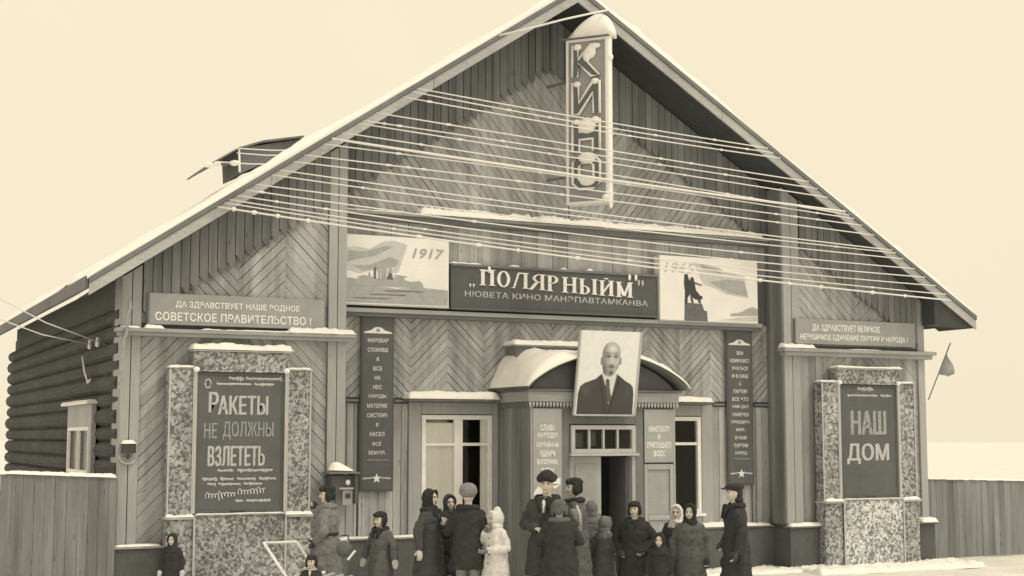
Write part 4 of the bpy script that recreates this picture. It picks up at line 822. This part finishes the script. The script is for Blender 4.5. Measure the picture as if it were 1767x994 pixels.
# fences
def fence(name, label, x0, x1, Y, z0, ztl, ztr, m, bw_=.155, snowh=.05, xf=None):
    t = thing(name, label, 'fence'); sp = []; x = x0
    while x < x1-.01:
        e_ = min(x+bw_*random.uniform(.9, 1.05), x1); ln = 0; tp = random.uniform(-.015, .0); f1 = ztl+(ztr-ztl)*(x-x0)/(x1-x0); sp.append(([(x+.003, z0), (e_-.003, z0), (e_-.003+ln, f1+tp), (x+.003+ln, f1+tp)], math.pi/2, Y+random.uniform(-.004, .004), None)); x = e_
    put_planks('fence_board', sp, m, t); zb = min(ztl, ztr)
    bx('rail', TRIM, t, x0, x1, Y+.024, Y+.09, .4, .48); bx('rail', TRIM, t, x0, x1, Y+.024, Y+.09, zb-.25, zb-.17)
    x = x0+.1
    while x < x1: bx('post', TRIM, t, x, x+.1, Y+.092, Y+.19, 0, zb-.02); x += 2.2
    snow(x0-.02, x1, Y-.03, Y+.10, ztl, snowh, t, z1=ztr, amp=.5); return t
fence('board_fence', 'grey board fence topped with snow, left of the cinema', -13.0, -7.80, -.72, 0, 2.05, 1.80, BOARD_F)
fence('board_fence', 'low grey board fence right of the cinema', 8.0, 14.0, .3, 0, 1.56, 1.40, BOARD_D, snowh=.03)
# wires on the log wall
for k, (p, q_, Y) in enumerate((((-30, 500), (182, 592), -.1), ((-30, 540), (166, 600), .6))):
    t = thing('service_wire', ['upper', 'lower'][k]+' thin wire running to the log side wall', 'wire'); a = A(p[0], p[1], -3.0); 
    e1 = Vector((-7.85, .9 if k == 0 else 1.6, 3.87)); MB().tube([e1, e1*.5+Vector((a[0], -3, a[1]))*.5-Vector((0, 0, .06)), (a[0], -3.0, a[1])], .009, 5).build('line', WIRE, t)
    MB().cap(e1+Vector((0, 0, -.05)), e1+Vector((0, 0, .05)), .035, .025).build('insulator', PALE, t, smooth=True); MB().tube([e1, e1+Vector((.15, 0, -.05))], .012).build('hook', METAL, t)
MB_ = thing('hanging_cable', 'short snow-covered cable sagging against the dark log wall', 'cable')
MB().tube([(-7.86, 2.2, 3.7), (-7.87, 1.9, 3.45), (-7.86, 1.6, 3.25), (-7.85, 1.45, 3.3)], .018).build('line', WIRE, MB_, smooth=True)

# ================================================================== OVERHEAD WIRES (frosted, in front of the house)
WY = -5.0
wl_ = [((717, 152), (978, 199), (1301, 252), 0), ((720, 160), (978, 208), (1301, 259), 0), ((700, 168), (978, 217), (1310, 268), 0), ((645, 194), (978, 248), (1321, 302), 0), ((619, 207), (978, 260), (1321, 312), 0), ((619, 213), (978, 270), (1321, 324), 0),
       ((583, 228), (978, 289), (1321, 346), 0), ((558, 237), (978, 300), (1457, 365), 1), ((560, 249), (978, 304), (1400, 366), 0), ((529, 268), (978, 323), (1457, 385), 0), ((515, 280), (978, 337), (1480, 402), 0), ((500, 296), (978, 362), (1550, 433), 0), ((498, 306), (978, 371), (1550, 437), 0),
       ((470, 322), (978, 384), (1560, 447), 0), ((440, 330), (978, 402), (1570, 463), 0), ((425, 340), (978, 416), (1590, 478), 0), ((405, 346), (978, 428), (1600, 492), 0), ((395, 351), (978, 436), (1610, 506), 0), ((383, 358), (978, 443), (1637, 518), 2)]
ord_ = ['topmost', 'second', 'third', 'fourth', 'fifth', 'sixth', 'seventh', 'eighth and thickest', 'ninth', 'tenth', 'eleventh', 'twelfth', 'thirteenth', 'fourteenth', 'fifteenth', 'sixteenth', 'seventeenth', 'eighteenth', 'lowest, knotted']
def rake_wire(P3_, kind, k, yb):
    def lag(x): return sum(P3_[i][1]*math.prod((x-P3_[j][0])/(P3_[i][0]-P3_[j][0]) for j in range(3) if j != i) for i in range(3))
    xa = next(x for x in range(300, 1000) if lag(x) >= 479-.593*(x-154)+9); xb = next(x for x in range(1640, 1020, -1) if lag(x) >= .82*(x-1023)+8)
    pts = []; n = 30
    for i in range(n+1):
        u = i/n; x = xa+(xb-xa)*u; Y = -1.06-(yb)*min(1, min(u, 1-u)*9)**.7; c = A(x, lag(x), Y); pts.append((c[0], Y, c[1]))
    return pts
for k, (p, m_, q_, kind) in enumerate(wl_):
    pts = rake_wire((p, m_, q_), kind, k, .62+.03*(k % 4))
    o = MB().tube(pts, (.0105, .021, .015)[kind], 6); rnd = random.Random(k)
    for i in range(1, 30):
        if rnd.random() < (.5 if kind == 2 else .12 if k != 7 else .4): f_ = rnd.random(); a, b = Vector(pts[i-1]), Vector(pts[i]); o.ball(a.lerp(b, f_), (.05*rnd.uniform(.6, 1.4), .02, .020 if kind != 2 else .034), n=8, m=6)
    tag(o.build('overhead_wire', WIRE, smooth=True), ord_[k]+' of the frosted wires strung across the cinema front', 'wire', 'frosted wires crossing the facade')
tag(MB().tube([(a_[0], y, a_[1]) for a_, y in ((A(862, 61, -1.1), -1.1), (A(905, 51, -1.5), -1.5), (A(975, 33, -1.75), -1.75), (A(1030, 21, -1.5), -1.5), (A(1052, 17, -1.15), -1.15))], .018, 6).build('overhead_wire', WIRE, smooth=True), 'single frosted wire rising to the right across the gable peak', 'wire')

# ================================================================== PEOPLE
def wool(name, v, bump=1.0, warm=None): return mat('wool_'+name, g(v, warm), rough=.95, var=.22, scale=14, fine=110, bump=bump, dist=.008)
CK = wool('black', .05); CDK = wool('dark', .075); CG = wool('grey', .14); COL = wool('olive', .22, warm=.4); CW = wool('white', .72, warm=0); CT = wool('tan', .20); CF = mat('fur_dark', g(.05), rough=1, var=.5, scale=30, fine=90, bump=1, dist=.02)
CFG = mat('fur_grey', g(.30), rough=1, var=.4, scale=30, fine=90, bump=1, dist=.02); STOCK = wool('stocking', .30); BOOT = mat('boot', g(.05), rough=.6); KN = wool('knit_light', .6, warm=0)
def finger_hand(mb, w, d, side, s, mitten):
    d = d.normalized(); up = Vector((side, 0, 0)); n = d.cross(up)
    if n.length < .2: up = Vector((0, 0, 1)); n = d.cross(up)
    n.normalize(); up = n.cross(d).normalized(); rot = Matrix((d, up, n)).transposed()
    if mitten: mb.ball(w+d*.075*s, (.085*s, .05*s, .034*s), rot); mb.cap(w+d*.04*s+n*.025*s, w+d*.075*s+n*.06*s, .02*s, .016*s); return
    mb.ball(w+d*.045*s, (.055*s, .040*s, .018*s), rot)
    for i, L in enumerate((.068, .078, .073, .056)):
        o = (i-1.5)*.020*s; p0 = w+d*.085*s+up*o; p1 = p0+d*L*.55*s+n*.008*s; p2 = p1+d*L*.40*s+n*.03*s; mb.cap(p0, p1, .0092*s, .0085*s, 7); mb.cap(p1, p2, .0085*s, .0075*s, 7)
    p0 = w+d*.03*s+up*-.032*s; p1 = p0+d*.035*s-up*.028*s+n*.01*s; mb.cap(p0, p1, .012*s, .010*s, 7); mb.cap(p1, p1+d*.032*s+n*.008*s, .010*s, .008*s, 7)
POSE = {'down': ((.255, .03, 1.10), (.27, -.05, .86)), 'front': ((.27, 0, 1.11), (.07, -.23, 1.07)), 'mouth': ((.25, -.12, 1.15), (.06, -.17, 1.38)), 'pocket': ((.29, .05, 1.11), (.21, -.11, .96)),
        'chest': ((.27, -.06, 1.12), (.04, -.22, 1.24)), 'out': ((.34, -.02, 1.16), (.42, -.12, .98)), 'fwd': ((.24, -.16, 1.14), (.15, -.40, 1.05)), 'wide': ((.30, .02, 1.14), (.36, -.02, .90))}
def person(label, px, py, D, face, hat='fur', hatm=None, coat=None, hem=.55, pose=('down', 'down'), look=0, child=0.0, mitten=(True, True), mitm=None, collar=None, legm=None, top_extra=.045, wide=1.0, sit=False, lean=0.0, stride=.0, belt=False, group=None, head_tilt=0.0, scarf=None):
    d_ = ray(px, py); f2 = Vector((math.sin(YAW), math.cos(YAW))); k = D/Vector((d_.x, d_.y)).dot(f2); gx, gy, tz = CAM[0]+d_.x*k, CAM[1]+d_.y*k, CAM[2]+d_.z*k
    hatm = hatm or CF; coat = coat or CDK; legm = legm or CDK; mitm = mitm or CDK
    if sit: s = (tz-.24-top_extra)/.86; base = .24-.86*s
    else: s = (tz-top_extra)/1.72; base = 0
    hs = 1+.30*child; root = thing('person', label, 'person', group, (gx, gy, 0)); root.rotation_euler = (0, 0, R(face))
    def V(x, y, z): return Vector((x*s, y*s+lean*(z-.9)*s, z*s+base))
    hc = V(0, -.012-.02*child, 1.60-.03*child); Rl = Matrix.Rotation(R(look), 3, 'Z') @ Matrix.Rotation(R(head_tilt), 3, 'X')
    def Hd(x, y, z): return hc+Rl @ Vector((x, y, z))*s*hs          # head-local point, origin at head centre
    b = MB()
    # torso, neck
    ring = lambda z, rx, ry, oy=0: [V(rx*math.cos(t)*wide**.5, ry*math.sin(t)+oy, z) for t in [2*math.pi*i/16 for i in range(16)]]
    b.loft([ring(.84, .13, .10), ring(.92, .155, .115), ring(1.06, .135, .10), ring(1.26, .16, .115), ring(1.37, .165, .09), ring(1.43, .07, .06)]); b.cap(V(0, .01, 1.38), hc-Vector((0, 0, .05*s)), .058*s, .052*s)
    kz = .48; legs = []
    for sd_ in (-1, 1):
        if sit: kn, an, ft = V(sd_*.10, -.40, .93), V(sd_*.10, -.50, .55), V(sd_*.10, -.64, .53)
        else: kn, an, ft = V(sd_*.10, -.02-stride*sd_*.5, kz), V(sd_*.11, .02-stride*sd_, .09), V(sd_*.125, -.13-stride*sd_, .045)
        hp = V(sd_*.085, 0, .86); legs.append((hp, kn, an, ft)); b.cap(hp, kn, .078*s, .052*s); b.cap(kn, an, .050*s, .036*s); b.cap(an, ft, .036*s, .028*s)
    b.ball(hc, (.074*s*hs, .092*s*hs, .112*s*hs), Rl, 18, 14); b.ball(Hd(0, -.028, -.058), (.052*s*hs, .058*s*hs, .052*s*hs), Rl); b.ball(Hd(0, -.06, -.09), (.022*s*hs, .02*s*hs, .018*s*hs), Rl)
    b.cap(Hd(0, -.088, .012), Hd(0, -.108, -.022), .009*s*hs, .014*s*hs, 7); b.ball(Hd(0, -.078, .035), (.052*s*hs, .018*s*hs, .012*s*hs), Rl)
    for sd_ in (-1, 1): b.ball(Hd(sd_*.076, .005, -.008), (.012*s*hs, .022*s*hs, .032*s*hs), Rl); b.ball(Hd(sd_*.036, -.066, -.028), (.022*s*hs, .02*s*hs, .02*s*hs), Rl)
    c = MB()
    for sd_, ps, mt in ((-1, pose[0], mitten[0]), (1, pose[1], mitten[1])):
        el, wr_ = POSE[ps]; sh = V(sd_*.158*wide, .0, 1.345); el = V(sd_*el[0]*wide, el[1], el[2]); wv = V(sd_*wr_[0], wr_[1], wr_[2])
        b.cap(sh, el, .048*s, .036*s); b.cap(el, wv, .036*s, .026*s); dd = wv-el; finger_hand(b, wv, dd, sd_, s, False)
        if mt: m_ = MB(); finger_hand(m_, wv-dd.normalized()*.01, dd, sd_, s*(1.12+.2*child), True); m_.build('mitten', mitm, root, smooth=True)
        c.cap(sh, el, .076*s, .066*s, 12); c.cap(el, wv-dd.normalized()*.01*s, .072*s, .058*s, 12)
    body = b.build('body', SKIN, root, smooth=True)
    def rem(o, vs, it=3):
        r = o.modifiers.new('remesh', 'REMESH'); r.mode = 'VOXEL'; r.voxel_size = vs; r.use_smooth_shade = True
        if it: q_ = o.modifiers.new('smooth', 'SMOOTH'); q_.iterations = it; q_.factor = .5
    rem(body, .0085 if s > .8 else .007, 1)
    # coat
    rr = random.Random(int(px)); ph_ = rr.random()*6; n = 28
    def cr(z, rx, ry, fold, oy=0):
        return [V(rx*wide*math.cos(t)*(1+fold*math.sin(5*t+ph_)+fold*.6*math.sin(9*t+ph_*2)), ry*wide*math.sin(t)*(1+fold*math.sin(6*t+ph_))+oy, z) for t in [2*math.pi*i/n for i in range(n)]]
    hz = max(hem, .3) if not sit else .80; rings = [cr(hz, .262, .21, .07), cr(hz+(.86-hz)*.5, .238, .19, .055), cr(max(.9, hz+.06), .215, .17, .03), cr(1.05, .19 if not belt else .165, .15 if not belt else .135, .035), cr(1.2, .20, .155, .015), cr(1.32, .198, .145, 0), cr(1.40, .17, .115, 0), cr(1.455, .085, .08, 0)]
    c.loft(rings); co = c.build('coat', coat, root, smooth=True); rem(co, .014, 3)
    dk = CK if coat not in (CK,) else CDK
    zs_ = [1.34-.10*i for i in range(int((1.34-hz)/.10)+1)]
    fy = lambda z: -(.165 if z > 1.0 else .165+(1.0-z)*.10)*wide-.006
    for i in range(4): z = 1.28-.14*i; MB().ball(V(.035, fy(z)-.004, z), (.014*s, .007*s, .014*s), n=8, m=6).build('button', BOOT if coat is not CDK else CG, root, smooth=True)
    if belt: MB().loft([cr(1.035, .186, .153, .0), cr(1.075, .186, .153, .0)]).build('belt', dk, root, smooth=True)
    if collar:
        o = MB(); o.tube([V(.125*math.cos(t)*(1+.1*math.sin(3*t)), .10*math.sin(t)+.0, 1.435-.035*(1 if math.sin(t) < -.5 else 0)) for t in [2*math.pi*i/18 for i in range(18)]], .045*s, 8, closed=True)
        for sd_ in (-1, 1): o.cap(V(sd_*.07, -.12, 1.42), V(sd_*.05, -.165, 1.28), .036*s, .022*s)
        o.build('collar', collar, root, smooth=True)
    if scarf:
        o = MB().cap(V(0, -.125, 1.39), V(.01, -.168, 1.27), .030*s, .016*s); o.tube([V(.10*math.cos(t), .085*math.sin(t), 1.43) for t in [2*math.pi*i/14 for i in range(14)]], .024*s, 8, closed=True); o.build('scarf', scarf, root, smooth=True)
    # legs and boots
    o = MB()
    for hp, kn, an, ft in legs: bt = MB(); o.cap(hp, kn, .092*s, .072*s); o.cap(kn, an, .070*s, .056*s); mid = kn.lerp(an, .45); bt.cap(mid, an, .066*s, .060*s); bt.cap(an, ft, .058*s, .048*s); bt.build('boot', BOOT, root, smooth=True)
    o.build('trousers' if legm is not STOCK else 'stockings', legm, root, smooth=True)
    # face
    for sd_ in (-1, 1):
        MB().ball(Hd(sd_*.030, -.0845, .008), (.014*s*hs, .006*s*hs, .0075*s*hs), Rl, 8, 6).build('eye', INK0, root, smooth=True)
        MB().cap(Hd(sd_*.016, -.096, .031), Hd(sd_*.046, -.086, .031), .0045*s*hs, .004*s*hs, 6).build('eyebrow', CK, root)
    MB().cap(Hd(-.018, -.086, -.062), Hd(.018, -.086, -.062), .006*s*hs, .006*s*hs, 6).build('mouth', mat('lip', (.26, .17, .13)), root)
    # headwear
    h = MB(); hv = s*hs
    def B_(x, y, z, rx, ry, rz): h.ball(Hd(x, y, z), (rx*hv, ry*hv, rz*hv), Rl, 14, 10)
    if hat == 'fur':      # fur hat with flaps tied up
        B_(0, .015, .105, .098, .112, .085); h.tube([Hd(.088*math.cos(t), .012+.106*math.sin(t), .082+.014*math.sin(t*3)) for t in [2*math.pi*i/18 for i in range(18)]], .044*hv, 8, closed=True); B_(0, -.088, .088, .062, .030, .042)
    elif hat == 'flaps':  # fur hat with flaps down
        B_(0, .015, .080, .100, .112, .062); B_(0, -.085, .080, .066, .032, .038); B_(-.088, .01, -.02, .032, .058, .085); B_(.088, .01, -.02, .032, .058, .085); B_(0, .085, .0, .085, .035, .08)
    elif hat == 'round': B_(0, .012, .065, .128, .135, .112)
    elif hat == 'shawl':
        B_(0, .030, .010, .104, .108, .136); B_(0, .03, -.09, .100, .105, .075); B_(0, -.075, -.135, .045, .04, .035); h.loft([[Hd(rx*math.cos(t), .02+ry*math.sin(t), z) for t in [2*math.pi*i/16 for i in range(16)]] for z, rx, ry in ((-.235, .17, .135), (-.18, .15, .125), (-.10, .09, .09))])
        h.tube([Hd(.083*math.cos(t), -.062-.012*math.sin(t), .012+.108*math.sin(t)) for t in [2*math.pi*i/18 for i in range(18)]], .017*hv, 7, closed=True)
    elif hat == 'hood':
        B_(0, .030, .015, .110, .112, .138); B_(0, .04, .105, .062, .062, .085); B_(0, .02, -.10, .115, .105, .07)
        h.tube([Hd(.083*math.cos(t), -.066, .008+.108*math.sin(t)) for t in [2*math.pi*i/18 for i in range(18)]], .022*hv, 7, closed=True)
    elif hat == 'cap':
        B_(0, .01, .085, .118, .132, .045); B_(0, .01, .055, .098, .112, .045); B_(0, -.13, .055, .072, .055, .012); B_(0, .045, -.005, .086, .075, .075); B_(0, .05, -.09, .085, .075, .06)
    ho = h.build({'shawl': 'headscarf', 'hood': 'hood', 'cap': 'cap'}.get(hat, 'fur_hat'), hatm, root, smooth=True)
    rem(ho, .010, 2)
    if hat in ('fur', 'flaps', 'round') or hatm in (CF, CFG):
        tx = bpy.data.textures.get('fur_clumps') or bpy.data.textures.new('fur_clumps', 'CLOUDS'); tx.noise_scale = .03; dm = ho.modifiers.new('fur', 'DISPLACE'); dm.texture = tx; dm.strength = .022*s; dm.mid_level = .5
    tx = bpy.data.textures.get('cloth_folds') or bpy.data.textures.new('cloth_folds', 'CLOUDS'); tx.noise_scale = .11; dm = co.modifiers.new('folds', 'DISPLACE'); dm.texture = tx; dm.strength = .055*s; dm.mid_level = .5; dm.texture_coords = 'GLOBAL'
    return root
# facing: -26 looks at the camera, 64 to picture right, -116 to picture left, 154 away
person('small child in dark hooded coat standing before the left poster stand', 298, 918, 21, -30, 'shawl', CK, CK, .45, ('down', 'down'), child=.8, mitten=(True, True), mitm=KN, top_extra=.03)
person('tall man in olive coat and dark fur hat facing left by the wall box', 566, 834, 20.6, -125, 'flaps', CF, COL, .42, ('mouth', 'pocket'), look=25, mitm=CDK, collar=COL, belt=True, wide=1.08)
person('boy in dark fur cap and grey coat with fur collar beneath the left tall banner', 657, 879, 20.6, -60, 'flaps', CF, CG, .50, ('wide', 'wide'), child=.5, mitm=KN, collar=CF, look=-5)
person('woman in dark headscarf in profile, leftmost of the trio by the window', 742, 840, 20.4, 40, 'shawl', CF, CDK, .50, ('wide', 'chest'), mitten=(True, True), mitm=KN, collar=CF, wide=1.08)
person('woman in dark headscarf facing the camera, middle of the trio by the window', 776, 849, 20.9, -20, 'shawl', CDK, CK, .50, ('pocket', 'pocket'), look=12)
person('woman in round grey fur hat seen from behind with light stockings, right of the trio', 808, 834, 20.1, 140, 'round', CFG, CK, .60, ('front', 'front'), legm=STOCK, wide=1.05, collar=CF)
person('little girl in white hooded coat, between the trio and the porch', 856, 871, 20.0, -75, 'hood', CW, CW, .52, ('mouth', 'front'), child=.55, mitm=CT, look=-10, top_extra=.09, wide=1.12, legm=CK)
person('man in big fur hat and dark coat with white scarf, before the left porch placard', 944, 814, 20.0, -45, 'fur', CF, CDK, .48, ('front', 'pocket'), mitten=(False, True), scarf=CW, collar=CF, look=10, wide=1.12, legm=CG)
person('short person in dark coat and hat seen from behind beside the man with white scarf', 965, 858, 19.6, 150, 'flaps', CG, CK, .50, ('front', 'front'), child=.2, wide=1.15, collar=CG)
person('man in shapeless fur hat and long dark coat turned left beside the open door', 992, 821, 20.6, -120, 'flaps', CF, CG, .42, ('pocket', 'front'), look=15, collar=CF, wide=1.1)
person('person in tan coat seen from behind, partly hidden by the men at the door', 1021, 860, 21.2, 165, 'shawl', CT, CT, .45, ('pocket', 'pocket'), child=.1)
person('small girl with pale shawl ends at the left edge of the dark doorway', 1043, 887, 20.9, 110, 'shawl', CT, CG, .55, ('front', 'wide'), child=.6, mitm=KN, scarf=CW)
person('broad woman in dark coat and dark hat in front of the open doorway', 1095, 861, 20.5, -50, 'flaps', CF, CK, .35, ('pocket', 'pocket'), wide=1.2, collar=CF, look=5)
person('very small child in dark clothes right of the broad woman', 1138, 917, 20.1, -40, 'shawl', CK, CK, .40, ('down', 'down'), child=1.0, top_extra=.03)
person('girl in white headscarf peeping from behind the hooded girl', 1167, 867, 21.3, -40, 'shawl', CW, CDK, .5, ('pocket', 'down'), child=.4)
person('girl in dark fur hood and grey coat standing below the right window', 1190, 865, 20.4, -35, 'shawl', CF, CG, .42, ('down', 'down'), child=.35, look=-5, wide=1.12)
person('man in black peaked cap and long black coat in profile, beneath the right tall banner', 1268, 829, 19.8, -112, 'cap', CK, CK, .40, ('pocket', 'down'), look=0, collar=CF, wide=1.0, legm=CK)
sk_ = person('child with fur hat crouching on the sledge in front of the olive coat', 538, 955, 20.0, -35, 'flaps', CF, CK, .6, ('fwd', 'fwd'), child=.6, sit=True, scarf=KN, mitm=CDK, top_extra=.03)
# sledge with tubular push frame
sg = thing('sledge', 'light tubular push sledge with tilted handle frame before the left poster stand', 'sledge')
def pt(px, py, D): d_ = ray(px, py); k = D/Vector((d_.x, d_.y)).dot(Vector((math.sin(YAW), math.cos(YAW)))); return Vector((CAM[0]+d_.x*k, CAM[1]+d_.y*k, CAM[2]+d_.z*k))
a, b_, c_, d_ = pt(455, 937, 20.3), pt(512, 935, 20.6), pt(545, 985, 20.3), pt(497, 1000, 19.9)
seat = (c_+d_)/2; a2, b2 = d_+Vector((.35, -.45, -.12)), c_+Vector((.35, -.45, -.12))
MB().tube([d_, a, b_, c_], .022, 8).build('handle_frame', WHITE, sg, smooth=True)
for p in (d_, c_):
    g0 = Vector((p.x, p.y, .03)); MB().tube([g0+Vector((-.25, .35, 0)), g0, g0+Vector((.35, -.5, 0)), g0+Vector((.45, -.64, .10)), g0+Vector((.42, -.60, .2))], .016, 6).build('runner', METAL, sg, smooth=True); MB().tube([p, g0], .014).build('strut', METAL, sg)
    q_ = p+Vector((.35, -.5, -.05)); MB().tube([q_, Vector((q_.x, q_.y, .03))], .014).build('strut', METAL, sg)
for i in range(5):
    t = i/4; u = d_+Vector((.35, -.5, -.05))*t; v_ = c_+Vector((.35, -.5, -.05))*t; MB().tube([u, v_], .024, 6).build('slat', WHITE if i < 2 else TRIM, sg)
# bag and satchel
bg_ = thing('satchel', 'dark round satchel held beside the olive coat', 'bag'); p = pt(594, 948, 20.2); MB().ball(p, (.12, .07, .115)).build('pouch', CG, bg_, smooth=True); q_ = pt(604, 946, 20.1); MB().tube([pt(600, 966, 20.1), pt(613, 950, 20.1)], .018).build('rolled_paper', PALE, bg_)
MB().tube([p+Vector((-.07, 0, .11)), p+Vector((-.05, 0, .19)), p+Vector((.05, 0, .19)), p+Vector((.07, 0, .11))], .009).build('strap', CK, bg_)
rk = thing('knapsack', 'grey knapsack with pale strap on the back of the man in shapeless hat', 'bag'); p = pt(988, 897, 20.15)
MB().loft([[p+Vector((x*w_, y*.8*w_, z)) for x, y in ((-.13, -.06), (.0, -.09), (.13, -.06), (.13, .06), (-.13, .06))] for z, w_ in ((-.17, .8), (-.15, 1), (.10, 1), (.15, .8))]).build('pack', CFG, rk, bevel=.02); MB().tube([pt(995, 872, 20.0), pt(1000, 888, 19.97), pt(1001, 905, 20.0)], .018).build('strap', KN, rk, smooth=True)
finish_texts()
